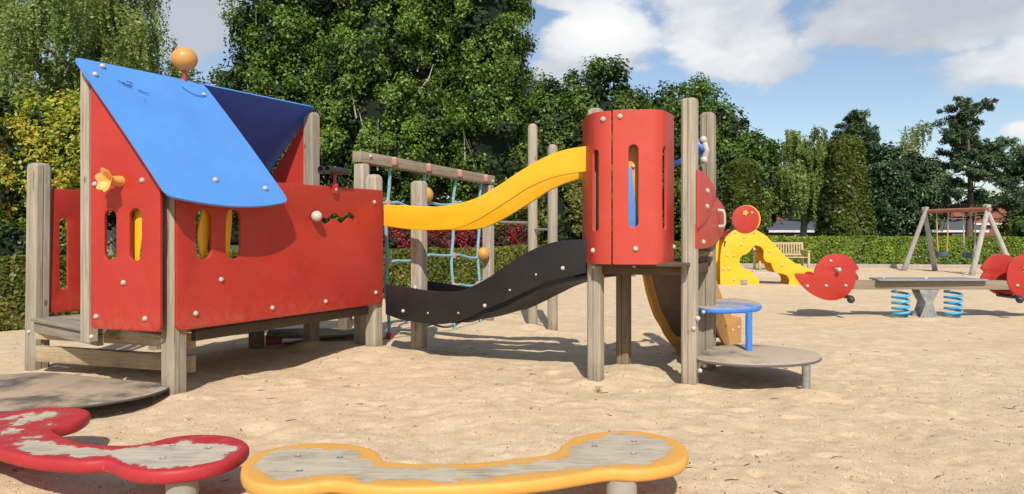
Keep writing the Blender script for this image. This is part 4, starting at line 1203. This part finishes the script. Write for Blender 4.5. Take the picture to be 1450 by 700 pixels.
# yellowing shrub on the left and darker undergrowth
tree('yellow-green shrub with orange leaf tips behind the leftmost post', (X(60, 12.6), 12.9), 3.5, .10,
     [((X(55, 12.6), 12.8, 2.35), (1.25, 1.0, 1.35)), ((X(150, 12.6), 13.0, 2.8), (1.0, .9, 1.25)), ((X(10, 12.6), 12.8, 1.7), (.9, .9, .9)), ((X(240, 13), 13.4, 2.6), (1.1, .9, 1.35)), ((X(20, 12.6), 12.8, 1.3), (.8, .8, .8)), ((X(60, 12.6), 12.5, 1.9), (1.2, .8, .9)), ((X(100, 12.6), 12.6, 2.7), (.8, .8, 1.0))],
     520, 74000, .25, .08, LG_YEL, 'shrub', 'shrub', corek=.62, nl=22, aspect=.5)
tree('dark green shrub low behind the left hedge', (X(25, 11.8), 11.9), 1.4, .06,
     [((X(5, 11.8), 11.9, .9), (.8, .5, .65)), ((X(70, 12), 12.1, .8), (.8, .5, .55))], 120, 9000, .2, .07, LG_DARK, 'shrub', 'shrub', corek=.75)
tree('light green and yellow bush seen between poles and red tower', (X(775, 20.5), 20.6), 3, .1,
     [((X(790, 20.5), 20.5, 1.6), (1.5, .8, 1.35)), ((X(735, 20.5), 20.8, 1.3), (1.0, .8, 1.1))], 160, 15000, .3, .10, LG_HEDGE, 'bush', 'bush', corek=.7)

# weeping birches
def weeping(label, base, h, R, zlo, nstr, per, size, mat, thin=1.0, name='birch_tree', r=.28, cx=None, trunkmat=BARKL, squash=1.0, twigs=60, th=.9):
    t = thing(name, label, 'tree', (base[0], base[1], 0))
    P = []; Nn = []; tint = []; mb = MB(); bases = []
    ncl = max(12, nstr//16); ctr = []
    for i in range(ncl):
        a = rng.uniform(0, 2*PI); rr = R*math.sqrt(rng.uniform(.05, 1))
        ctr.append((a, rr, zlo+(h-zlo)*math.sqrt(max(0, 1-(rr/R)**2))*rng.uniform(.45, 1.0), rng.uniform(.9, 2.6)*(.6+.6*rr/R)*(h/9), rng.normal(0, .14)))
    for i in range(nstr):
        a, rr, zt_, ln, ctint = ctr[rng.integers(ncl)]
        x, y = base[0]+rr*math.cos(a)*squash+rng.normal(0, .22), base[1]+rr*math.sin(a)+rng.normal(0, .22)
        zt_ = zt_-rng.uniform(0, .5); ln = ln*rng.uniform(.5, 1.15)
        k = per
        tt = rng.uniform(0, 1, k)
        sx, sy = rng.normal(0, .10), rng.normal(0, .10)
        px_ = x+sx*tt*ln+rng.normal(0, .05, k)*(1.1-.5*tt); py_ = y+sy*tt*ln+rng.normal(0, .05, k)*(1.1-.5*tt); pz_ = zt_-ln*tt+rng.normal(0, .03, k)
        P.append(np.stack([px_, py_, pz_], 1)); d = np.array([math.cos(a), math.sin(a), .25]); Nn.append(np.tile(d, (k, 1)))
        tint.append(np.clip(rng.normal(.5, .18, k)+ctint+rng.normal(0, .06), 0, 1))
        bases.append((x, y, zt_))
    P = np.concatenate(P); Nn = np.concatenate(Nn); tint = np.concatenate(tint)
    kp_ = P[:, 2] > zlo*.75; P, Nn, tint = P[kp_], Nn[kp_], tint[kp_]
    add_leaves('crown', P, Nn, size, tint, mat, t, .5, .6)
    limbs((base[0], base[1], 0), h*th, r, [bases[i] for i in rng.choice(len(bases), min(twigs, len(bases)), replace=False)], t, trunkmat)
    return t
weeping('large weeping birch with hanging branches at the left edge', (X(50, 22), 23), 12.5, 4.6, 3.2, 2000, 80, .105, LG_BIRCH)
weeping('second weeping birch with trailing branch tips left of the wooden roof ball', (X(150, 23.5), 23.5), 10.5, 1.95, 3.6, 620, 80, .105, LG_BIRCH)
weeping('weeping birch between the oaks and the tall clipped yew', (X(1135, 36), 36), 7.1, 2.1, 2.0, 950, 60, .13, LG_BIRCH, r=.16, twigs=30)
weeping('thin wispy birch top above the dark conifers', (X(1292, 40), 40), 8.6, 1.7, 3.2, 420, 26, .12, LG_BIRCH, r=.11, twigs=60, th=.66)

# oaks in the middle distance
Yo = 36
tree('tall dark oak rising right behind the red tower posts', (X(845, Yo), Yo), 9, .4,
     [((X(850, Yo), Yo, 6.2), (2.6, 2.4, 3.6)), ((X(790, Yo), Yo, 5.0), (2.3, 2.2, 3.6)), ((X(830, Yo), Yo-.5, 3), (3, 2, 2.4)), ((X(770, Yo), Yo, 6.6), (1.3, 1.5, 2.2))],
     420, 64000, .60, .19, LG_DARK, corek=.62)
tree('rounded dark oak above the red fish board', (X(985, Yo+2), Yo+2), 9, .4,
     [((X(985, Yo), Yo+2, 6.0), (2.5, 2.2, 3.3)), ((X(930, Yo), Yo+2, 5.4), (2.0, 2.2, 3.0)), ((X(1035, Yo), Yo+2, 5.0), (1.5, 2, 3.1)), ((X(990, Yo), Yo+1, 2.8), (3.3, 2, 2.2))],
     420, 64000, .60, .19, LG_DARK, corek=.62)
tree('smaller dark tree between the oak and the weeping birch', (X(1075, Yo+1), Yo+1), 6, .25,
     [((X(1078, Yo), Yo+1, 3.9), (1.4, 1.5, 2.6)), ((X(1068, Yo), Yo+3, 2.6), (1.0, 1.3, 1.9))], 190, 24000, .5, .18, LG_DARK, corek=.62)

# clipped columns
def topiary(label, px0, px1, pytop, Yt, wtop):
    x0, x1 = X(px0, Yt), X(px1, Yt); cx = (x0+x1)/2; hw = (x1-x0)/2*.86; zt_ = ZZp(pytop, Yt)
    t = thing('clipped_tree', label, 'clipped tree', (cx, Yt, 0))
    n = 30000; z = rng.uniform(.3, zt_, n); a = rng.uniform(0, 2*PI, n)
    tz = z/zt_; w = hw*(1-(1-wtop)*tz**1.15)*(1-np.clip((tz-.95)/.05, 0, 1)**2*.35)
    w = w*(1+.06*np.sin(z*5+a*3)+.04*np.sin(z*11-a*5))
    sq = 1/np.maximum(np.abs(np.cos(a)), np.abs(np.sin(a)))**.55
    rad = w*sq*(1+rng.normal(0, .05, n))*rng.uniform(.86, 1.04, n)*np.where(rng.uniform(0, 1, n) < .07, 1.09, 1)
    P = np.stack([cx+rad*np.cos(a), Yt+hw+rad*np.sin(a), z], 1)
    ntop = 2500; a2 = rng.uniform(0, 2*PI, ntop); r2_ = hw*wtop*.8*np.sqrt(rng.uniform(0, 1, ntop))
    P = np.concatenate([P, np.stack([cx+r2_*np.cos(a2), Yt+hw+r2_*np.sin(a2), zt_-.25*(r2_/hw)+rng.normal(0, .08, ntop)], 1)])
    Nn = P-np.array([cx, Yt+hw, 0]); Nn[:, 2] = .25; Nn /= np.linalg.norm(Nn, axis=1)[:, None]
    tint = np.clip(rng.normal(.5, .22, len(P)), 0, 1)
    add_leaves('crown', P, Nn, .14, tint, LG_TOP, t, .6, .8)
    mb = MB(); mb.lathe([(hw*.84, .2), (hw*(.85*(.5+.5*wtop)), zt_*.5), (hw*wtop*.82, zt_*.92), (hw*wtop*.4, zt_-.15)], Matrix.Translation((cx, Yt+hw, 0)), 20); mb.build('shade_core', CORE, t)
    mb = MB(); mb.tube([(cx, Yt+hw, -.1), (cx, Yt+hw, .5)], .12, 8); mb.build('trunk', BARK, t)
topiary('tall clipped green column tree right of centre, larger of the two', 1172, 1256, 192, 27.5, .50)
topiary('shorter clipped green column tree behind the toddler slide', 1028, 1094, 226, 29, .58)

# pines
def pine(label, px, pytop, Yt, spread, zlo, layers, nleaf, mat=LG_PINE, lab='tree', dens=1, size=.2):
    zt_ = ZZp(pytop, Yt); bx_ = X(px, Yt)
    t = thing('pine_tree', label, 'tree', (bx_, Yt, 0))
    ells = []; tg = []
    for i in range(layers):
        f = i/(layers-1); z = zlo+(zt_-.5-zlo)*f
        R = spread*(1-.72*f**1.5)*rng.uniform(.8, 1.12)
        for k in range(6):
            a = rng.uniform(0, 2*PI); rr = R*rng.uniform(.3, 1.12)
            c = (bx_+rr*math.cos(a), Yt+rr*math.sin(a), z+rng.normal(0, .30)+.06*rr)
            ells.append((c, (rng.uniform(.3, .65), rng.uniform(.3, .65), rng.uniform(.15, .42)))); tg.append(c)
    ells.append(((bx_, Yt, zt_-.45), (.5, .5, .4)))
    P, Nn, tint, C = clumpy(ells, int(layers*50), int(nleaf*.9), .22, .75, .2, .5)
    add_leaves('crown', P, Nn, size, tint, mat, t, .28, .7)
    limbs((bx_, Yt, 0), zt_, .17, tg, t, BARK)
    return t
pine('open-branched pine at the right with bare trunk above the swing', 1370, 150, 34, 2.4, 2.2, 12, 36000)
pine('dark pine whose top rises behind the tall clipped column', 1213, 158, 35, 1.9, 2.2, 12, 34000)
pine('spreading conifer at the right edge beyond the pine', 1450, 205, 38, 2.0, 2.5, 9, 18000)
tree('dark bushy conifer left of the pine, behind the swing', (X(1290, 33), 33), 4.5, .2,
     [((X(1285, 33), 33, 2.8), (1.7, 1.4, 2.2)), ((X(1312, 33), 33.5, 2.9), (1.0, 1.3, 1.6)), ((X(1262, 33), 33, 3.6), (.9, 1, 1.6))], 220, 22000, .42, .16, LG_PINE, corek=.7, aspect=.4)
tree('low dark bush behind the right end of the hedge', (X(1430, 30), 30), 2, .12,
     [((X(1452, 30), 30, 1.2), (1.0, 1, .9)), ((X(1480, 30), 30, 1.4), (1.3, 1, 1.1))], 90, 8000, .3, .13, LG_DARK, 'bush', 'bush')
# far wood closing the gaps
fe = []
for i in range(30):
    x = -34+i*3.6; fe.append(((x+rng.normal(0, 1), 62+rng.normal(0, 3), 1.6), (3.2, 2, rng.uniform(2.4, 3.6))))
P, Nn, tint, C = clumpy(fe, 700, 30000, .8, 1, .6)
t = add_leaves('distant_woods', P, Nn, .35, tint, LG_DARK, None); tag(t, 'distant belt of trees low on the horizon', None, None, 'stuff')
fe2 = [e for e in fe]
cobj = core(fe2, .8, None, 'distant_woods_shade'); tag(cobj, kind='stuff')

# crimson shrubs
def crimson(label, px0, px1, py0, Yt):
    cs = []; 
    for k in range(3):
        x = X(px0+(px1-px0)*(k+.5)/3, Yt); cs.append(((x, Yt+.1*k, .95), ((X(px1, Yt)-X(px0, Yt))/4.2, .5, ZZp(py0, Yt)-.95+rng.normal(0, .04))))
    tree(label, (X((px0+px1)/2, Yt), Yt+.3), 1.0, .05, cs, 140, 9000, .16, .075, LG_RED, 'shrub', 'shrub', corek=.72, nl=8, aspect=.35)
crimson('crimson-leaved shrub behind the hedge nearest the playhouse', 540, 600, 322, 16.5)
crimson('crimson-leaved shrub seen through the middle of the rope net', 596, 672, 326, 17.6)
crimson('crimson-leaved shrub behind the hedge, left of the tall poles', 680, 752, 318, 18.8)

# hedges
def hedge(label, p0, p1, h, w, n, size, mat, parentname='hedge'):
    p0, p1 = Vector(p0), Vector(p1); d = (p1-p0); Ln = d.length; d.normalize(); s_ = Vector((-d.y, d.x, 0)) if d.x > 0 else Vector((d.y, -d.x, 0))
    t = thing(parentname, label, 'hedge', (p0+p1)/2)
    # front face, top face, ends
    def face(n, kind):
        u = rng.uniform(0, Ln, n)
        wob = .03*np.sin(u*1.7)+.02*np.sin(u*4.1+1)
        if kind == 'front': z = rng.uniform(.02, h, n); q = -w/2-rng.uniform(-.07, .035, n)+wob; nn_ = np.tile(-np.array(s_)+np.array([0, 0, .25]), (n, 1))
        elif kind == 'back': z = rng.uniform(.02, h, n); q = w/2+rng.uniform(-.05, .03, n); nn_ = np.tile(np.array(s_), (n, 1))
        else: q = rng.uniform(-w/2, w/2, n); z = h+rng.uniform(-.05, .03, n)+wob*.5; nn_ = np.tile(np.array([0, 0, 1.]), (n, 1))
        P = np.array(p0)[None]+u[:, None]*np.array(d)[None]+q[:, None]*np.array(s_)[None]; P[:, 2] = z
        return P, nn_
    fs_ = [face(int(n*.62), 'front'), face(int(n*.10), 'back'), face(int(n*.28), 'top')]
    P = np.concatenate([f[0] for f in fs_]); Nn = np.concatenate([f[1] for f in fs_])
    pn = np.array([mnoise.noise(Vector((p[0]*2.5, p[1]*2.5, p[2]*3))) for p in P])
    tint = np.clip(rng.normal(.45, .22, len(P))+pn*.3, 0, 1)
    add_leaves('foliage', P, Nn, size, tint, mat, t, .65, .55)
    mb = MB(); c = (p0+p1)/2; mb.box((c.x, c.y, h/2-.03), Ln, w-.1, h-.1, (d, s_, Z)); mb.build('shade_core', CORE, t)
    return t
h0 = Vector((-6.7, 9.3, 0)); hv = Vector((7, 8.2, 0))
hedge('clipped yellow-green hedge running from the left edge behind the playhouse', h0+hv*-.42+Vector((-.25, .25, 0)), h0+hv*.55, .93, .6, 72000, .075, LG_HEDGE)
hedge('clipped yellow-green hedge below the crimson shrubs, behind the net', h0+hv*.56, h0+hv*1.95, .90, .6, 60000, .085, LG_HEDGE)
hedge('clipped fresh-green hedge behind bench and swing set', (8.1, 26.2, 0), (25, 24.2, 0), 1.06, .8, 52000, .10, LG_HEDGE2)

# kerb in front of the far hedge and soil strip at the near one
mb = MB(); mb.box((16.5, 24.6, .04), 17.5, .16, .16, (Vector((17, -2, 0)).normalized(), Vector((2, 17, 0)).normalized(), Z))
tag(mb.build('kerb', flat('kerb_concrete', (.36, .31, .25), .9), None, .01), kind='structure')
mb = MB(); mb.box((6.2, 20.6, .05), 5.5, .5, .14, (Vector((1, .12, 0)).normalized(), Vector((-.12, 1, 0)).normalized(), Z))
tag(mb.build('low_kerb', flat('pale_kerb', (.47, .40, .32), .95), None, .02), kind='structure')
# lawn beyond the hedges
GR = flat('lawn_grass', (.05, .085, .02), .95, 0, .4, 2)
hh0 = h0+hv*-3; hh1 = h0+hv*2.02
mb = MB(); mb.add([(hh0.x, hh0.y, .06), (hh1.x, hh1.y, .06), (30, 24.2, .06), (300, 40, .06), (300, 500, .06), (-300, 500, .06), (-300, hh0.y, .06)], [(0, 1, 2, 3, 4, 5, 6)])
tag(mb.build('lawn', GR, None), kind='structure')

# ------------------------------------------------------------------ far houses
def roofmat(name, col):
    m, nt, b = newmat(name)
    w = N(nt, 'ShaderNodeTexBrick', ins={'Scale': 6.0, 'Mortar Size': .03}); L(nt, objco(nt), w.inputs['Vector'])
    w.inputs['Color1'].default_value = (*col, 1); w.inputs['Color2'].default_value = (*[c*.8 for c in col], 1); w.inputs['Mortar'].default_value = (*[c*.4 for c in col], 1)
    L(nt, w.outputs[0], b.inputs['Base Color']); b.inputs['Roughness'].default_value = .8; return m
BRICK = roofmat('red_brick', (.28, .10, .06)); SLATE = roofmat('grey_slate', (.10, .105, .125)); TILE = roofmat('clay_tile', (.34, .11, .06))
def cottage(label, x0, x1, y, zeave, zr, dep, rm, chim=None):
    t = thing('house', label, 'house', ((x0+x1)/2, y, 0))
    mb = MB(); mb.box(((x0+x1)/2, y+dep/2, zeave/2-.1), x1-x0-.3, dep-.4, zeave+.2); wl = mb.build('wall', BRICK, t)
    mb = MB(); ym = y+dep/2; e = .012
    mb.add([(x0, y, zeave), (x1, y, zeave), (x1, ym, zr), (x0, ym, zr), (x0, y+dep, zeave), (x1, y+dep, zeave)], [(0, 1, 2, 3), (3, 2, 5, 4), (0, 3, 4), (1, 5, 2), (0, 4, 5, 1)])
    rf_ = mb.build('roof', rm, t)
    mb = MB(); mb.box(((x0+x1)/2, y-.03, zeave-.02), x1-x0, .05, .14); mb.build('fascia', flat('white_fascia', (.7, .7, .68), .6), t)
    nwin = max(1, int((x1-x0)/2.2))
    for i in range(nwin):
        cx_ = x0+(x1-x0)*(i+.5)/nwin
        mb = MB(); mb.box((cx_, y+.14, zeave*.62), .8, .06, .55); wn = mb.build('window', flat('window_frame_white', (.7, .7, .7), .5), t)
        mb = MB(); mb.box((cx_, y+.105, zeave*.62), .68, .02, .43); mb.build('pane', flat('dark_glass', (.03, .035, .04), .1), wn)
    if chim:
        mb = MB(); mb.box((chim, ym, zr+.15), .6, .6, 1.2); mb.build('chimney', BRICK, rf_)
cottage('low grey-roofed house with white fascia behind the weeping birch', X(1088, 44), X(1182, 44), 44, 1.25, 1.98, 5, SLATE, None)
cottage('small gabled house with red chimney just visible beside the clipped column', X(1105, 52), X(1128, 52), 52, 1.7, 2.2, 4, TILE, X(1113, 52))
cottage('red-tiled house behind the pine at the right', X(1340, 50), X(1462, 50), 50, 1.75, 2.95, 6, TILE, None)
cottage('grey-roofed low house behind the swing set', X(1318, 46), X(1400, 46), 46, 1.25, 2.1, 5, SLATE, None)
cottage('red brick house glimpsed through leaves at the left edge', -22.5, -19.2+1.2, 27, 3.2, 5.0, 6, TILE, None)

# ------------------------------------------------------------------ litter on the sand
def scatter_leaves(n):
    Pp = []; 
    for _ in range(n):
        yy = 2.6+(rng.uniform(0, 1)**1.1)*7.5; xx = rng.uniform(-.75, .78)*yy
        Pp.append((xx, yy, gz(xx, yy)+.006))
    Pp = np.array(Pp); Nn = np.tile(np.array([0, 0, 1.]), (n, 1))
    co_, q_ = leaf_quads(Pp, Nn, .022, .55, .45)
    return npmesh('litter', co_, q_, leafmat('litter_leaf', [(.06, .03, .015), (.16, .08, .03), (.28, .13, .05), (.10, .05, .03)], .05, .8), rng.uniform(0, 1, n))
tag(finish(bpy.data.objects.new('fallen_leaves', scatter_leaves(420))), 'small brown dead leaves scattered over the sand', None, None, 'stuff')
mb = MB()
for _ in range(130):
    yy = 2.7+rng.uniform(0, 1)*6.5; xx = rng.uniform(-.72, .76)*yy; a = rng.uniform(0, PI); ln = rng.uniform(.012, .045)
    z = gz(xx, yy)+.006; d = Vector((math.cos(a), math.sin(a), 0)); b = Vector((-d.y, d.x, 0))
    c = Vector((xx, yy, z)); mb.tube([c-d*ln, c+b*ln*.2, c+d*ln], [.0018, .0028, .0012], 5)
tag(mb.build('twigs', flat('twig', (.09, .055, .03), .9), None), 'tiny dark twigs lying on the sand', None, None, 'stuff')
# grit
n = 18000; yy = 2.6+rng.uniform(0, 1, n)**1.2*5.0; xx = rng.uniform(-.78, .8, n)*yy
Pp = np.array([(x, y, gz(x, y)+.002) for x, y in zip(xx, yy)])
co_, q_ = leaf_quads(Pp, np.tile(np.array([0, 0, 1.]), (n, 1)), .0105, .8, .9)
GRIT = leafmat('grit', [(.14, .08, .045), (.34, .23, .13), (.55, .40, .25), (.70, .56, .40)], 0, .9)
tag(finish(bpy.data.objects.new('gravel_grit', npmesh('grit', co_, q_, GRIT, rng.uniform(0, 1, n)))), 'coarse grit grains in the sand', None, None, 'stuff')
# tuft of grass at the tower post
mb = MB(); c = onz(848, 553, 0)
for _ in range(22):
    a = rng.uniform(0, 2*PI); r_ = rng.uniform(.02, .05); hh = rng.uniform(.02, .05)
    p = Vector((c.x+rng.normal(0, .02), c.y+rng.normal(0, .015), 0)); p.z = gz(p.x, p.y)
    mb.tube([p, p+Vector((math.cos(a)*r_*.5, math.sin(a)*r_*.5, hh*.8)), p+Vector((math.cos(a)*r_, math.sin(a)*r_, hh))], [.002, .0015, .0004], 4)
tag(mb.build('grass_tuft', flat('grass_blade', (.16, .22, .04), .7), None), 'tiny tuft of grass at the foot of the front tower post', 'grass tuft')

# ================================================================== LIGHT, SKY, CAMERA
sd = bpy.data.lights.new('sun', 'SUN'); sd.energy = 4.8; sd.angle = math.radians(.55); sd.color = (1, .945, .86)
so = bpy.data.objects.new('sun', sd); COL.objects.link(so)
Ld = Vector((-.04, 1.0, -1.0)).normalized()
so.rotation_euler = Ld.to_track_quat('-Z', 'Y').to_euler()
w = bpy.data.worlds.new('World'); S.world = w; w.use_nodes = True; nt = w.node_tree
bg = nt.nodes['Background']; bg.inputs[1].default_value = 1
sky = N(nt, 'ShaderNodeTexSky', sky_type='NISHITA', sun_disc=False); sky.sun_elevation = math.radians(45); sky.sun_rotation = PI
sky.air_density = 1.0; sky.dust_density = .6; sky.ozone_density = 2.0
sk = N(nt, 'ShaderNodeVectorMath', operation='SCALE', ins={'Scale': .105}); hs_ = N(nt, 'ShaderNodeHueSaturation', ins={'Saturation': .92, 'Value': 1.24}); L(nt, sky.outputs[0], hs_.inputs['Color']); L(nt, hs_.outputs[0], sk.inputs[0])
tc = N(nt, 'ShaderNodeTexCoord'); sep = N(nt, 'ShaderNodeSeparateXYZ'); L(nt, tc.outputs['Generated'], sep.inputs[0])
def m2(op, a, b=None, c=None):
    n = N(nt, 'ShaderNodeMath', operation=op)
    for i, v in enumerate((a, b, c)):
        if v is None: continue
        if isinstance(v, (int, float)): n.inputs[i].default_value = v
        else: L(nt, v, n.inputs[i])
    return n.outputs[0]
az = m2('ARCTAN2', sep.outputs[0], sep.outputs[1]); el = m2('ARCSINE', sep.outputs[2])
mp = N(nt, 'ShaderNodeMapping'); mp.inputs['Scale'].default_value = (1, 1, 1.9); L(nt, tc.outputs['Generated'], mp.inputs[0])
cn = nz(nt, 5.5, 9, .56, mp.outputs[0], .25); cf = nz(nt, 2.3, 6, .55, mp.outputs[0], .1); cd = nz(nt, 14, 6, .6, mp.outputs[0], .3)
blobs = [(845, 62, 85, 42, 1.0), (800, -5, 75, 18, .8), (885, 95, 60, 22, .6), (1030, 45, 90, 62, .85), (1100, 90, 90, 30, .6), (1300, 25, 150, 55, .85), (1400, 95, 130, 32, .68), (1200, 70, 70, 40, .5), (250, 30, 90, 90, .9), (1090, 165, 50, 18, .32), (1450, 185, 30, 14, .8), (790, 100, 50, 30, .7)]
tot = None
for (px, py, rx, ry, a) in blobs:
    ca, ce = math.atan((px-725)/1000), math.atan((325-py)/1000/math.hypot(1, (px-725)/1000))
    dx = m2('MULTIPLY', m2('SUBTRACT', az, ca), 1000/rx); dy = m2('MULTIPLY', m2('SUBTRACT', el, ce), 1000/ry)
    g = m2('MULTIPLY', m2('EXPONENT', m2('MULTIPLY', m2('ADD', m2('MULTIPLY', dx, dx), m2('MULTIPLY', dy, dy)), -.7)), a)
    tot = g if tot is None else m2('MAXIMUM', tot, g)
inview = m2('LESS_THAN', m2('ABSOLUTE', az), .9)
# elsewhere in the sky: ordinary scattered cloud
els = mrange(nt, cf, .45, .62, 0, .7); 
hi = mrange(nt, el, .40, .55); tot = m2('MAXIMUM', tot, m2('MULTIPLY', els, m2('MAXIMUM', hi, mrange(nt, m2('ABSOLUTE', az), .8, 1.0))))
cov = m2('ADD', tot, m2('MULTIPLY', m2('SUBTRACT', cn, .5), 1.5))
cov = m2('ADD', cov, m2('MULTIPLY', m2('SUBTRACT', cd, .5), .35))
mask = N(nt, 'ShaderNodeMapRange', interpolation_type='SMOOTHSTEP', ins={1: .33, 2: .58, 3: 0, 4: .97}); L(nt, cov, mask.inputs[0])
# brighter at the cumulus top left, greyer towards the right
def gb(px, py, rx, ry):
    ca, ce = math.atan((px-725)/1000), math.atan((325-py)/1000/math.hypot(1, (px-725)/1000))
    dx = m2('MULTIPLY', m2('SUBTRACT', az, ca), 1000/rx); dy = m2('MULTIPLY', m2('SUBTRACT', el, ce), 1000/ry)
    return m2('EXPONENT', m2('MULTIPLY', m2('ADD', m2('MULTIPLY', dx, dx), m2('MULTIPLY', dy, dy)), -1))
br_ = m2('MAXIMUM', gb(850, 45, 95, 45), m2('MULTIPLY', gb(1000, 60, 140, 70), .55)); br_ = m2('MAXIMUM', br_, m2('MULTIPLY', gb(1420, 90, 110, 40), .5))
br_ = m2('MAXIMUM', br_, m2('MULTIPLY', gb(1450, 185, 60, 30), .8))
bb = m2('ADD', m2('MULTIPLY', br_, .75), m2('ADD', m2('MULTIPLY', m2('SUBTRACT', cn, .5), 1.0), m2('MULTIPLY', m2('SUBTRACT', cd, .5), .5))); 
cc = ramp(nt, bb, [(0, (.54, .57, .63)), (.24, (.68, .71, .76)), (.48, (.90, .91, .92)), (.8, (1.05, 1.04, 1.02))])
fin_ = mix(nt, mask.outputs[0], sk.outputs[0], cc)
L(nt, fin_, bg.inputs[0])

cam = bpy.data.cameras.new('camera'); co_ = bpy.data.objects.new('camera', cam); COL.objects.link(co_)
co_.location = (0, 0, H); co_.rotation_euler = (PI/2, 0, 0)
cam.sensor_width = 36; cam.lens = 36*1000/1450; cam.shift_y = -25/1450; cam.clip_end = 2000; cam.clip_start = .05
S.camera = co_
S.view_settings.view_transform = 'Standard'; S.view_settings.look = 'None'; S.view_settings.exposure = 0
